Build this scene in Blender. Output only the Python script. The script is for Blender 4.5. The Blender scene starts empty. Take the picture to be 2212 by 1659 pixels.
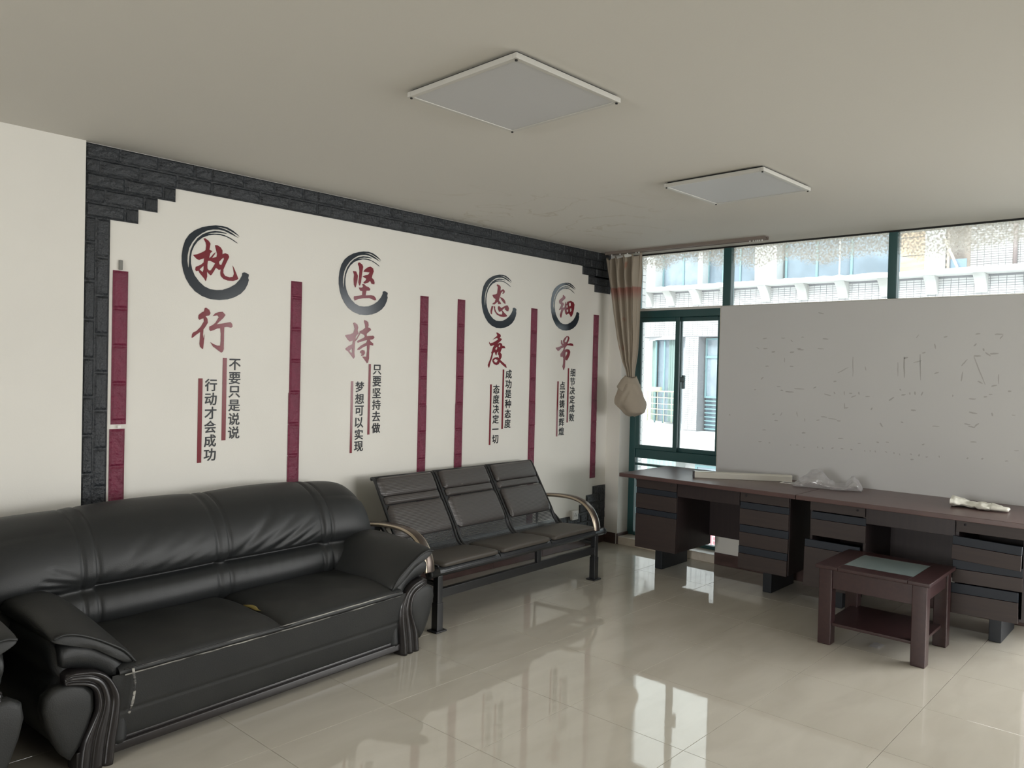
import bpy, bmesh, math, random
from mathutils import Vector, Matrix
from mathutils.geometry import tessellate_polygon
random.seed(7)
C = bpy.context.scene.collection
sc = bpy.context.scene
PI = math.pi
R_ = math.radians

# ------------------------------------------------------------------ camera, sky, sun, daylight, exposure
cam_d = bpy.data.cameras.new('camera'); cam = bpy.data.objects.new('camera', cam_d); C.objects.link(cam)
cam_d.sensor_width = 36.0; cam_d.lens = 27.476; cam_d.clip_start = 0.05; cam_d.clip_end = 200
rx = Vector((0.6750103, -0.7374137, 0.0241291)); ry = Vector((-0.0039417, 0.029099, 0.9995688)); rz = Vector((-0.7377978, -0.6748143, 0.0167355))
cam.matrix_world = Matrix(((rx.x, ry.x, rz.x, 0), (rx.y, ry.y, rz.y, 0), (rx.z, ry.z, rz.z, 1.5618), (0, 0, 0, 1)))
sc.camera = cam

w = bpy.data.worlds.new('overcast_sky'); sc.world = w; w.use_nodes = True
bg = w.node_tree.nodes['Background']; bg.inputs[0].default_value = (0.93, 0.965, 1.0, 1); bg.inputs[1].default_value = 3.3

def sun(name, energy, color, direction, angle):
    d = bpy.data.lights.new(name, 'SUN'); d.energy = energy; d.color = color; d.angle = R_(angle)
    o = bpy.data.objects.new(name, d); C.objects.link(o)
    o.rotation_euler = Vector(direction).to_track_quat('-Z', 'Y').to_euler(); return o
sun('sun', 3.2, (1.0, 0.96, 0.9), (0.80, -0.18, -0.55), 8)

def area(name, energy, color, loc, direction, sx, sy, spread=180):
    d = bpy.data.lights.new(name, 'AREA'); d.shape = 'RECTANGLE'; d.size = sx; d.size_y = sy; d.energy = energy; d.color = color; d.spread = R_(spread)
    o = bpy.data.objects.new(name, d); C.objects.link(o); o.location = loc
    o.rotation_euler = Vector(direction).to_track_quat('-Z', 'Y').to_euler(); return o
# daylight through the unseen right window, plus added fill lamps at back and side
def portal(name, loc, sx, sy):
    o = area(name, 1, (1, 1, 1), loc, (-1, 0, 0), sx, sy); o.data.cycles.is_portal = True; return o
area('daylight_right_window', 54, (1.0, 0.99, 0.955), (6.42, -1.15, 1.45), (-0.72, 0.62, -0.36), 2.6, 2.0, 105)
portal('window_portal', (6.30, -1.10, 1.36), 3.1, 2.6)
portal('window_portal', (6.30, 2.27, 2.40), 3.7, 0.55)
portal('window_portal', (6.30, 3.60, 1.10), 0.95, 2.1)
area('added_back_fill', 50, (1.0, 0.99, 0.965), (-4.15, 1.2, 1.60), (1, 0.12, -0.30), 2.5, 1.4, 100)  # added fill lamp, no known source behind the camera
area('added_side_fill', 40, (1.0, 0.99, 0.965), (3.9, -6.36, 1.55), (0.0, 1, -0.14), 3.6, 1.5, 80)  # added lamp that evens out brightness along the left wall

sc.view_settings.view_transform = 'Standard'; sc.view_settings.look = 'None'
sc.view_settings.exposure = 0.0; sc.view_settings.gamma = 1.0; sc.view_settings.use_curve_mapping = False
try:
    sc.cycles.max_bounces = 8; sc.cycles.diffuse_bounces = 5; sc.cycles.glossy_bounces = 4
    sc.cycles.transparent_max_bounces = 12; sc.cycles.transmission_bounces = 4
    sc.cycles.use_denoising = True; sc.cycles.caustics_reflective = False; sc.cycles.caustics_refractive = False
except Exception:
    pass

# ------------------------------------------------------------------ helpers
def setp(o, label=None, cat=None, group=None, kind=None):
    if label: o['label'] = label
    if cat: o['category'] = cat
    if group: o['group'] = group
    if kind: o['kind'] = kind
    return o
def empty(name, loc=(0, 0, 0), rz=0.0, **k):
    o = bpy.data.objects.new(name, None); C.objects.link(o); o.location = loc; o.rotation_euler = (0, 0, rz)
    o.empty_display_size = 0.1
    return setp(o, **k)
def mesh(name, verts, faces, mat=None, parent=None, smooth=False, bevel=0, seg=2, sub=0, **k):
    me = bpy.data.meshes.new(name); me.from_pydata(verts, [], faces); me.update()
    if mat: me.materials.append(mat)
    if smooth:
        for p in me.polygons: p.use_smooth = True
    o = bpy.data.objects.new(name, me); C.objects.link(o)
    if parent: o.parent = parent
    if bevel:
        b = o.modifiers.new('bevel', 'BEVEL'); b.width = bevel; b.segments = seg; b.limit_method = 'ANGLE'; b.angle_limit = R_(35)
        for p in me.polygons: p.use_smooth = True
        b.harden_normals = False
        try:
            wn = o.modifiers.new('wn', 'WEIGHTED_NORMAL')
        except Exception: pass
    if sub:
        s = o.modifiers.new('sub', 'SUBSURF'); s.levels = sub; s.render_levels = sub
    return setp(o, **k)
def bxd(x0, x1, y0, y1, z0, z1):
    v = [(x, y, z) for x in (x0, x1) for y in (y0, y1) for z in (z0, z1)]
    f = [(0, 1, 3, 2), (4, 6, 7, 5), (0, 4, 5, 1), (2, 3, 7, 6), (0, 2, 6, 4), (1, 5, 7, 3)]
    return v, f
class MB:
    def __init__(s): s.v = []; s.f = []
    def add(s, v, f):
        n = len(s.v); s.v += [tuple(a) for a in v]; s.f += [tuple(i + n for i in q) for q in f]; return s
    def box(s, *a): return s.add(*bxd(*a))
    def tube(s, pts, r, n=10, cap=True, ry=None, up=(0, 0, 1)):
        v, f = tubed(pts, r, n, cap, ry, up); return s.add(v, f)
    def obj(s, name, mat, parent=None, **k): return mesh(name, s.v, s.f, mat, parent, **k)
def box(name, x0, x1, y0, y1, z0, z1, mat, parent=None, **k):
    v, f = bxd(x0, x1, y0, y1, z0, z1); return mesh(name, v, f, mat, parent, **k)
def tubed(pts, r, n=10, cap=True, ry=None, up=(0, 0, 1)):
    pts = [Vector(p) for p in pts]; V = []; F = []; m = len(pts); up = Vector(up)
    for i, p in enumerate(pts):
        t = (pts[min(i + 1, m - 1)] - pts[max(i - 1, 0)]).normalized()
        a = t.cross(up)
        if a.length < 1e-3: a = t.cross(Vector((1, 0, 0)))
        a.normalize(); b = a.cross(t).normalized()
        rr = r[i] if isinstance(r, (list, tuple)) else r
        r2 = ry if ry else rr
        for k in range(n):
            c = 2 * PI * k / n; V.append(tuple(p + a * (rr * math.cos(c)) + b * (r2 * math.sin(c))))
    for i in range(m - 1):
        for k in range(n):
            k2 = (k + 1) % n; F.append((i * n + k, i * n + k2, (i + 1) * n + k2, (i + 1) * n + k))
    if cap: F.append(tuple(reversed(range(n)))); F.append(tuple(range((m - 1) * n, m * n)))
    return V, F
def tube(name, pts, r, mat, parent=None, n=10, ry=None, up=(0, 0, 1), **k):
    v, f = tubed(pts, r, n, True, ry, up); k.setdefault('smooth', True); return mesh(name, v, f, mat, parent, **k)
def grid(name, fn, nu, nv, mat, parent=None, close=False, **k):
    V = [fn(i / (nu - 1), j / (nv - 1)) for i in range(nu) for j in range(nv)]
    F = [(i * nv + j, (i + 1) * nv + j, (i + 1) * nv + j + 1, i * nv + j + 1) for i in range(nu - 1) for j in range(nv - 1)]
    if close:
        F.append(tuple(range(nv))); F.append(tuple(reversed(range((nu - 1) * nv, nu * nv))))
    k.setdefault('smooth', True)
    return mesh(name, V, F, mat, parent, **k)
def prism(name, outline, t0, t1, mat, parent=None, axis='y', **k):
    """outline of (a, b) extruded along an axis; a,b = (x,z) for y, (y,z) for x, (x,y) for z"""
    n = len(outline)
    def P(a, b, t): return (a, t, b) if axis == 'y' else ((t, a, b) if axis == 'x' else (a, b, t))
    V = [P(a, b, t0) for a, b in outline] + [P(a, b, t1) for a, b in outline]
    F = [tuple(range(n)), tuple(reversed(range(n, 2 * n)))] + [(i, i + n, (i + 1) % n + n, (i + 1) % n) for i in range(n)]
    o = mesh(name, V, F, mat, parent, **k)
    bm = bmesh.new(); bm.from_mesh(o.data); bmesh.ops.recalc_face_normals(bm, faces=bm.faces); bm.to_mesh(o.data); bm.free()
    return o
def catmull(pts, n=8):
    P = [Vector(p) for p in pts]; out = []
    for i in range(len(P) - 1):
        p0 = P[max(i - 1, 0)]; p1 = P[i]; p2 = P[i + 1]; p3 = P[min(i + 2, len(P) - 1)]
        for k in range(n):
            t = k / n
            out.append(0.5 * ((2 * p1) + (-p0 + p2) * t + (2 * p0 - 5 * p1 + 4 * p2 - p3) * t * t + (-p0 + 3 * p1 - 3 * p2 + p3) * t ** 3))
    out.append(P[-1]); return out
def interp(tab, x):
    if x <= tab[0][0]: return tab[0][1]
    for (a, b), (c, d) in zip(tab, tab[1:]):
        if x <= c: return b + (d - b) * (x - a) / (c - a)
    return tab[-1][1]
def gs(x, w): return math.exp(-(x / w) ** 2)
def sst(a, b, x):
    t = min(1, max(0, (x - a) / (b - a))); return t * t * (3 - 2 * t)
def copy_tree(o, parent=None):
    c = o.copy(); C.objects.link(c)
    if parent: c.parent = parent
    for ch in list(o.children): copy_tree(ch, c)
    return c

# ------------------------------------------------------------------ materials
def mat(name, col, rough=0.5, metal=0.0, var=0.0, vscale=8, bump=0.0, bscale=60, coat=0.0, spec=0.5, col2=None, emit=None, stretch=None, sheen=0):
    m = bpy.data.materials.new(name); m.use_nodes = True; nt = m.node_tree; N = nt.nodes; L = nt.links
    b = N['Principled BSDF']; b.inputs['Base Color'].default_value = (*col, 1); b.inputs['Roughness'].default_value = rough
    b.inputs['Metallic'].default_value = metal; b.inputs['Coat Weight'].default_value = coat; b.inputs['Coat Roughness'].default_value = 0.08
    b.inputs['Specular IOR Level'].default_value = spec
    if sheen: b.inputs['Sheen Weight'].default_value = sheen
    if emit: b.inputs['Emission Color'].default_value = (*col, 1); b.inputs['Emission Strength'].default_value = emit
    if var or bump or col2:
        tc = N.new('ShaderNodeTexCoord'); mp = N.new('ShaderNodeMapping'); L.new(tc.outputs['Object'], mp.inputs[0])
        if stretch: mp.inputs['Scale'].default_value = stretch
    if var or col2:
        nz = N.new('ShaderNodeTexNoise'); nz.inputs['Scale'].default_value = vscale; nz.inputs['Detail'].default_value = 6
        L.new(mp.outputs[0], nz.inputs['Vector'])
        cr = N.new('ShaderNodeValToRGB'); cr.color_ramp.elements[0].position = 0.35; cr.color_ramp.elements[1].position = 0.65
        c2 = col2 or tuple(c * (1 + var) for c in col); c1 = col if col2 else tuple(c * (1 - var) for c in col)
        cr.color_ramp.elements[0].color = (*c1, 1); cr.color_ramp.elements[1].color = (*c2, 1)
        L.new(nz.outputs['Fac'], cr.inputs[0]); L.new(cr.outputs[0], b.inputs['Base Color'])
    if bump:
        n2 = N.new('ShaderNodeTexNoise'); n2.inputs['Scale'].default_value = bscale; n2.inputs['Detail'].default_value = 5
        L.new(mp.outputs[0], n2.inputs['Vector']); bp = N.new('ShaderNodeBump'); bp.inputs['Strength'].default_value = bump
        bp.inputs['Distance'].default_value = 0.01; L.new(n2.outputs['Fac'], bp.inputs['Height']); L.new(bp.outputs[0], b.inputs['Normal'])
    return m
def nodes(m): return m.node_tree.nodes, m.node_tree.links, m.node_tree.nodes['Principled BSDF']

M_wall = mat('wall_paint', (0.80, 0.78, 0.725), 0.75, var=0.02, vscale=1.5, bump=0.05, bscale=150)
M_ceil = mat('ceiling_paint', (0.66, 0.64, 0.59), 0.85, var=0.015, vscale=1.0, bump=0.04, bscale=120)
M_grout = mat('tile_grout', (0.13, 0.12, 0.10), 0.9)
M_base = mat('baseboard_tile', (0.085, 0.052, 0.047), 0.3, var=0.2, vscale=6, stretch=(1, 1, 4))
M_green = mat('green_aluminium', (0.022, 0.085, 0.088), 0.32, 0.0, spec=0.6)
M_white = mat('white_enamel', (0.75, 0.75, 0.73), 0.4)
M_black = mat('black_steel', (0.018, 0.019, 0.021), 0.28, spec=0.6)
M_leather = mat('black_leather', (0.0115, 0.0128, 0.0135), 0.50, var=0.0, bump=0.10, bscale=260, spec=0.55)
M_leather2 = mat('worn_leather', (0.0125, 0.0135, 0.0135), 0.55, col2=(0.017, 0.0178, 0.017), vscale=5, bump=0.10, bscale=240)
M_wood_black = mat('black_lacquered_wood', (0.0135, 0.012, 0.0125), 0.30, col2=(0.018, 0.015, 0.015), vscale=4)
M_brick = mat('black_foam_brick', (0.022, 0.0255, 0.030), 0.42, var=0.15, vscale=20, bump=1.0, bscale=55, spec=0.5)
M_red = mat('burgundy_foam_brick', (0.165, 0.018, 0.048), 0.5, var=0.12, vscale=20, bump=1.0, bscale=50)
M_ink = mat('navy_acrylic', (0.020, 0.028, 0.038), 0.16, spec=0.45)
M_inkred = mat('red_acrylic', (0.20, 0.022, 0.034), 0.16, spec=0.40)
M_inkblk = mat('black_acrylic', (0.010, 0.012, 0.016), 0.35, spec=0.3)
M_drawer = mat('brown_wood_veneer', (0.034, 0.023, 0.0215), 0.5, col2=(0.042, 0.028, 0.025), vscale=4, stretch=(1, 1, 14))
M_desk = mat('dark_wood_veneer', (0.024, 0.015, 0.016), 0.42, col2=(0.031, 0.020, 0.020), vscale=4, stretch=(14, 14, 1))
M_top = mat('mahogany_desktop', (0.090, 0.050, 0.047), 0.33, col2=(0.112, 0.064, 0.058), vscale=5, stretch=(10, 1, 1), spec=0.6)
M_navy = mat('navy_drawer_pull', (0.010, 0.015, 0.025), 0.55)
M_tablew = mat('dark_cherry_wood', (0.036, 0.017, 0.018), 0.30, col2=(0.046, 0.022, 0.022), vscale=5, stretch=(1, 8, 8))
M_frost = mat('frosted_glass_top', (0.20, 0.25, 0.25), 0.22, spec=0.6)
M_board = mat('whiteboard_surface', (0.585, 0.585, 0.58), 0.45, var=0.015, vscale=1.2)
M_smear = mat('marker_residue', (0.42, 0.41, 0.40), 0.6)
M_silver = mat('aluminium_profile', (0.72, 0.70, 0.63), 0.30, 0.5)
M_dark = mat('dark_cap', (0.03, 0.025, 0.03), 0.5)
M_bronze = mat('champagne_metal', (0.52, 0.44, 0.34), 0.30, 0.9)
M_armpad = mat('brown_armrest_metal', (0.13, 0.105, 0.09), 0.33, 0.75)
M_latex = mat('latex_glove', (0.80, 0.79, 0.70), 0.5, bump=0.3, bscale=70)
M_foam = mat('yellow_foam', (0.22, 0.17, 0.045), 0.9)
M_white2 = mat('white_plastic', (0.78, 0.77, 0.74), 0.35)
M_track = mat('curtain_track', (0.23, 0.19, 0.165), 0.5)
M_marble = mat('sill_marble', (0.62, 0.55, 0.46), 0.18, col2=(0.72, 0.66, 0.56), vscale=9)
M_panel = mat('lamp_diffuser', (0.55, 0.555, 0.56), 0.5)
M_lampframe = mat('lamp_frame', (0.56, 0.55, 0.51), 0.4)
M_gap = mat('dark_gap', (0.02, 0.02, 0.02), 0.9)

# floor tile: polished porcelain with faint veins
def floor_mat():
    m = mat('polished_porcelain_tile', (0.56, 0.515, 0.43), 0.10, spec=0.85); N, L, b = nodes(m)
    tc = N.new('ShaderNodeNewGeometry'); mp = N.new('ShaderNodeMapping'); mp.inputs['Scale'].default_value = (1.0, 3.0, 1)
    mp.inputs['Rotation'].default_value = (0, 0, 0.5)
    L.new(tc.outputs['Position'], mp.inputs[0])
    nz = N.new('ShaderNodeTexNoise'); nz.inputs['Scale'].default_value = 2.2; nz.inputs['Detail'].default_value = 8; nz.inputs['Distortion'].default_value = 0.6
    L.new(mp.outputs[0], nz.inputs['Vector'])
    cr = N.new('ShaderNodeValToRGB'); cr.color_ramp.elements[0].position = 0.3; cr.color_ramp.elements[1].position = 0.62
    cr.color_ramp.elements[0].color = (0.525, 0.488, 0.415, 1); cr.color_ramp.elements[1].color = (0.575, 0.540, 0.465, 1)
    L.new(nz.outputs['Fac'], cr.inputs[0]); L.new(cr.outputs[0], b.inputs['Base Color'])
    n2 = N.new('ShaderNodeTexNoise'); n2.inputs['Scale'].default_value = 5; n2.inputs['Detail'].default_value = 3
    L.new(tc.outputs['Position'], n2.inputs['Vector'])
    mr = N.new('ShaderNodeMapRange'); mr.inputs[3].default_value = 0.015; mr.inputs[4].default_value = 0.06
    L.new(n2.outputs['Fac'], mr.inputs[0]); L.new(mr.outputs[0], b.inputs['Roughness'])
    n3 = N.new('ShaderNodeTexNoise'); n3.inputs['Scale'].default_value = 16; n3.inputs['Detail'].default_value = 2; n3.inputs['Distortion'].default_value = 1.0
    L.new(tc.outputs['Position'], n3.inputs['Vector'])
    bp = N.new('ShaderNodeBump'); bp.inputs['Strength'].default_value = 0.035; bp.inputs['Distance'].default_value = 0.002
    L.new(n3.outputs['Fac'], bp.inputs['Height']); L.new(bp.outputs[0], b.inputs['Normal'])
    return m
M_floor = floor_mat()

def glass_mat(name, dirt_z=None, tint=(0.93, 0.97, 0.96), spots=0.0):
    """thin clear pane: transparent plus fresnel gloss; optional dried paint along its top edge"""
    m = bpy.data.materials.new(name); m.use_nodes = True; nt = m.node_tree; N = nt.nodes; L = nt.links
    N.remove(N['Principled BSDF']); out = N['Material Output']
    tr = N.new('ShaderNodeBsdfTransparent'); tr.inputs[0].default_value = (*tint, 1)
    gl = N.new('ShaderNodeBsdfGlossy'); gl.inputs['Roughness'].default_value = 0.02
    fr = N.new('ShaderNodeFresnel'); fr.inputs[0].default_value = 1.45
    mx = N.new('ShaderNodeMixShader'); L.new(fr.outputs[0], mx.inputs[0]); L.new(tr.outputs[0], mx.inputs[1]); L.new(gl.outputs[0], mx.inputs[2])
    last = mx
    geo = N.new('ShaderNodeNewGeometry')
    if dirt_z:
        sp = N.new('ShaderNodeSeparateXYZ'); L.new(geo.outputs['Position'], sp.inputs[0])
        nz = N.new('ShaderNodeTexNoise'); nz.inputs['Scale'].default_value = 1.6; nz.inputs['Detail'].default_value = 4; L.new(geo.outputs['Position'], nz.inputs['Vector'])
        nf = N.new('ShaderNodeTexNoise'); nf.inputs['Scale'].default_value = 60; nf.inputs['Detail'].default_value = 4; L.new(geo.outputs['Position'], nf.inputs['Vector'])
        a = N.new('ShaderNodeMath'); a.operation = 'MULTIPLY_ADD'; L.new(nz.outputs['Fac'], a.inputs[0]); a.inputs[1].default_value = 0.42; L.new(sp.outputs[2], a.inputs[2])
        a2 = N.new('ShaderNodeMath'); a2.operation = 'MULTIPLY_ADD'; L.new(nf.outputs['Fac'], a2.inputs[0]); a2.inputs[1].default_value = 0.12; L.new(a.outputs[0], a2.inputs[2])
        mr = N.new('ShaderNodeMapRange'); mr.inputs[1].default_value = dirt_z; mr.inputs[2].default_value = dirt_z + 0.07
        L.new(a2.outputs[0], mr.inputs[0])
        ff = N.new('ShaderNodeMapRange'); ff.inputs[1].default_value = 0.38; ff.inputs[2].default_value = 0.62; ff.inputs[3].default_value = 0.25; ff.inputs[4].default_value = 0.8
        L.new(nf.outputs['Fac'], ff.inputs[0])
        mu = N.new('ShaderNodeMath'); mu.operation = 'MULTIPLY'; L.new(mr.outputs[0], mu.inputs[0]); L.new(ff.outputs[0], mu.inputs[1])
        df = N.new('ShaderNodeBsdfDiffuse'); df.inputs[0].default_value = (0.72, 0.68, 0.60, 1)
        tl = N.new('ShaderNodeBsdfTranslucent'); tl.inputs[0].default_value = (0.80, 0.77, 0.70, 1)
        dm = N.new('ShaderNodeMixShader'); dm.inputs[0].default_value = 0.6; L.new(df.outputs[0], dm.inputs[1]); L.new(tl.outputs[0], dm.inputs[2])
        m2 = N.new('ShaderNodeMixShader'); L.new(mu.outputs[0], m2.inputs[0]); L.new(last.outputs[0], m2.inputs[1]); L.new(dm.outputs[0], m2.inputs[2]); last = m2
    # a thin film of dust over the whole pane
    df2 = N.new('ShaderNodeBsdfTranslucent'); df2.inputs[0].default_value = (0.85, 0.87, 0.88, 1)
    nd = N.new('ShaderNodeTexNoise'); nd.inputs['Scale'].default_value = 3; nd.inputs['Detail'].default_value = 6; L.new(geo.outputs['Position'], nd.inputs['Vector'])
    rd = N.new('ShaderNodeMapRange'); rd.inputs[1].default_value = 0.3; rd.inputs[2].default_value = 0.75; rd.inputs[3].default_value = 0.02; rd.inputs[4].default_value = 0.07
    L.new(nd.outputs['Fac'], rd.inputs[0])
    m3 = N.new('ShaderNodeMixShader'); L.new(rd.outputs[0], m3.inputs[0]); L.new(last.outputs[0], m3.inputs[1]); L.new(df2.outputs[0], m3.inputs[2])
    L.new(m3.outputs[0], out.inputs[0])
    return m
M_glass = glass_mat('window_glass')
M_glass_dirty = glass_mat('paint_spattered_glass', dirt_z=2.745)

# ------------------------------------------------------------------ room shell
WY = 4.235; CZ = 2.655; WX = 5.94
XB = -4.2; YR = -6.4
floor = box('floor', XB, 5.95, YR, WY, -0.12, -0.006, M_grout, kind='structure')
tile_me = {}
i0 = 2.8866; j0 = 2.8253
nt_ = 0
for i in range(-13, 7):
    for j in range(-4, 17):
        xa = max(i0 + 0.6 * i, XB); xb = min(i0 + 0.6 * (i + 1), 5.948); yb = min(j0 - 0.6 * j, WY); ya = max(j0 - 0.6 * (j + 1), YR)
        if xb - xa < 0.02 or yb - ya < 0.02: continue
        if xb < 0.2 and yb > 1.2 and False: continue
        w2 = round(xb - xa - 0.0026, 4); h2 = round(yb - ya - 0.0026, 4)
        key = (w2, h2)
        if key not in tile_me:
            c = 0.0003; V = []
            for z, q in ((-0.006, 0), (-0.001, 0), (0, c)):
                V += [(-w2 / 2 + q, -h2 / 2 + q, z), (w2 / 2 - q, -h2 / 2 + q, z), (w2 / 2 - q, h2 / 2 - q, z), (-w2 / 2 + q, h2 / 2 - q, z)]
            F = [(8, 9, 10, 11)] + [(a + k, a + (k + 1) % 4, a + 4 + (k + 1) % 4, a + 4 + k) for a in (0, 4) for k in range(4)]
            me = bpy.data.meshes.new('tile'); me.from_pydata(V, [], F); me.materials.append(M_floor); tile_me[key] = me
        o = bpy.data.objects.new('tile', tile_me[key]); C.objects.link(o); o.parent = floor
        o.location = ((xa + xb) / 2, (ya + yb) / 2, 0); nt_ += 1

def ceil_mat():
    m = mat('ceiling_paint_stained', (0.66, 0.64, 0.59), 0.85, bump=0.04, bscale=120); N, L, b = nodes(m)
    geo = N.new('ShaderNodeNewGeometry')
    # old water marks: thin brown tide lines near the brick border
    nz = N.new('ShaderNodeTexNoise'); nz.inputs['Scale'].default_value = 1.3; nz.inputs['Detail'].default_value = 5; nz.inputs['Distortion'].default_value = 0.8
    L.new(geo.outputs['Position'], nz.inputs['Vector'])
    s = N.new('ShaderNodeMath'); s.operation = 'SUBTRACT'; L.new(nz.outputs['Fac'], s.inputs[0]); s.inputs[1].default_value = 0.5
    ab = N.new('ShaderNodeMath'); ab.operation = 'ABSOLUTE'; L.new(s.outputs[0], ab.inputs[0])
    mr = N.new('ShaderNodeMapRange'); mr.inputs[1].default_value = 0.0; mr.inputs[2].default_value = 0.012; mr.inputs[3].default_value = 1; mr.inputs[4].default_value = 0
    L.new(ab.outputs[0], mr.inputs[0])
    vd = N.new('ShaderNodeVectorMath'); vd.operation = 'DISTANCE'; vd.inputs[1].default_value = (4.3, 3.75, 2.655); L.new(geo.outputs['Position'], vd.inputs[0])
    md = N.new('ShaderNodeMapRange'); md.inputs[1].default_value = 0.5; md.inputs[2].default_value = 1.3; md.inputs[3].default_value = 0.35; md.inputs[4].default_value = 0
    L.new(vd.outputs['Value'], md.inputs[0])
    mu = N.new('ShaderNodeMath'); mu.operation = 'MULTIPLY'; L.new(mr.outputs[0], mu.inputs[0]); L.new(md.outputs[0], mu.inputs[1])
    mx = N.new('ShaderNodeMix'); mx.data_type = 'RGBA'; L.new(mu.outputs[0], mx.inputs[0])
    mx.inputs[6].default_value = (0.66, 0.64, 0.59, 1); mx.inputs[7].default_value = (0.42, 0.36, 0.25, 1)
    L.new(mx.outputs[2], b.inputs['Base Color']); return m
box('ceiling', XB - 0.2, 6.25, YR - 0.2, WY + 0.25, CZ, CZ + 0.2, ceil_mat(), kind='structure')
wl = box('wall_left', 1.25, 6.2, WY, WY + 0.2, -0.12, CZ, M_wall, kind='structure')
box('wall_left_pier', XB, 1.432, WY - 0.02, WY + 0.2, -0.12, CZ, M_wall, kind='structure')
# window wall: reveal stub at the left corner, solid part behind the whiteboard, and the far right end
box('wall_window_corner', WX, 6.2, 4.085, WY, 0, CZ, M_wall, kind='structure')
box('wall_window', WX, 6.12, 0.45, 3.10, 0, 2.13, M_wall, kind='structure')
box('wall_window_end', WX, 6.2, YR, -2.62, 0, CZ, M_wall, kind='structure')
# side wall and back wall with added window openings that let in extra light
mb = MB(); mb.box(XB, 2.1, YR - 0.15, YR, 0, CZ).box(5.7, 6.2, YR - 0.15, YR, 0, CZ).box(2.1, 5.7, YR - 0.15, YR, 0, 0.75).box(2.1, 5.7, YR - 0.15, YR, 2.35, CZ)
mb.obj('wall_right', M_wall, kind='structure')
mb = MB(); mb.box(XB - 0.15, XB, YR, -0.1, 0, CZ).box(XB - 0.15, XB, 2.5, WY, 0, CZ).box(XB - 0.15, XB, -0.1, 2.5, 0, 0.78).box(XB - 0.15, XB, -0.1, 2.5, 2.32, CZ)
mb.obj('wall_back', M_wall, kind='structure')

# baseboards (dark brown tile skirting)
def skirting(name, segs):
    p = empty(name, kind='structure'); 
    for k, (x0, x1, y0, y1) in enumerate(segs):
        o = box('skirting_tile', x0, x1, y0, y1, 0, 0.098, M_base, p, bevel=0.004)
    return p
segs = []
x = 1.45
while x < 5.92:
    x2 = min(x + 0.598, 5.928); segs.append((x, x2, WY - 0.014, WY)); x += 0.6
segs = [(a, b, c, d) for a, b, c, d in segs]
skirting('baseboard_left', segs)
skirting('baseboard_window', [(WX - 0.014, WX, 4.099, WY - 0.002), (WX - 0.012, 6.16, 4.071, 4.085), (WX - 0.014, WX, 2.52, 3.10), (WX - 0.014, WX, 1.92, 2.518), (WX - 0.014, WX, 1.32, 1.918), (WX - 0.014, WX, 0.72, 1.318)])
box('trim_1', WX - 0.002, 6.22, 3.10, 4.085, 0.0, 0.072, M_marble, kind='structure', bevel=0.004)

# ------------------------------------------------------------------ window_1: the left, full-height window with sliding sashes
FX0, FX1 = 6.10, 6.16
win = empty('window_1', (0, 0, 0), kind='structure')
def bar(par, name, y0, y1, z0, z1, x0=FX0, x1=FX1, m=None, bv=0.004): return box(name, x0, x1, y0, y1, z0, z1, m or M_green, par, bevel=bv)
fr = MB()
fr.box(FX0, FX1, 4.02, 4.085, 0.072, CZ)           # left stile
fr.box(FX0, FX1, 3.13, 3.19, 0.072, 2.13)          # right stile below
fr.box(FX0, FX1, 3.19, 4.02, 2.075, 2.14)
fr.box(FX0 + .01, FX1, 3.19, 4.02, 0.79, 0.875)
fr.box(FX0, FX1, 3.19, 4.02, 0.072, 0.10)
fr.obj('window_frame', M_green, win, bevel=0.005)
box('mullion', FX0 - 0.01, FX1, 3.105, 3.178, 2.13, CZ, M_green, win, bevel=0.006)
box('glazing_bead', FX0 + 0.005, FX0 + 0.03, 3.178, 4.02, 2.14, 2.162, M_white, win)
# sashes
def sash(name, y0, y1, z0, z1, x0, par, w=0.042, rad=0.02):
    s = empty(name, parent=None) if False else None
    mbb = MB(); mbb.box(x0, x0 + 0.028, y0, y0 + w, z0, z1).box(x0, x0 + 0.028, y1 - w, y1, z0, z1).box(x0, x0 + 0.028, y0 + w, y1 - w, z0, z0 + w * 0.9).box(x0, x0 + 0.028, y0 + w, y1 - w, z1 - w * 0.9, z1)
    o = mbb.obj(name, M_green, par, bevel=0.004)
    box('pane', x0 + 0.011, x0 + 0.017, y0 + w - .005, y1 - w + .005, z0 + w - .01, z1 - w + .01, M_glass, o)
    return o
sa = sash('sash', 3.585, 4.02, 0.875, 2.075, FX0 - 0.004, win)
sb = sash('sash', 3.19, 3.625, 0.875, 2.075, FX0 + 0.030, win)
h = MB(); h.box(6.066, 6.100, 3.512, 3.536, 1.44, 1.56).box(6.05, 6.07, 3.500, 3.545, 1.50, 1.545)
h.obj('sash_handle', mat('grey_handle', (0.10, 0.14, 0.15), 0.35, 0.5), win, bevel=0.006)
box('guard_rail', FX0 + .01, FX0 + .04, 3.19, 4.02, 0.722, 0.742, M_green, win)
box('pane', FX0 + 0.03, FX0 + 0.036, 3.19, 4.02, 0.10, 0.79, M_glass, win)
box('pane', FX0 + 0.03, FX0 + 0.036, 3.178, 4.02, 2.14, CZ, M_glass_dirty, win)
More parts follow.
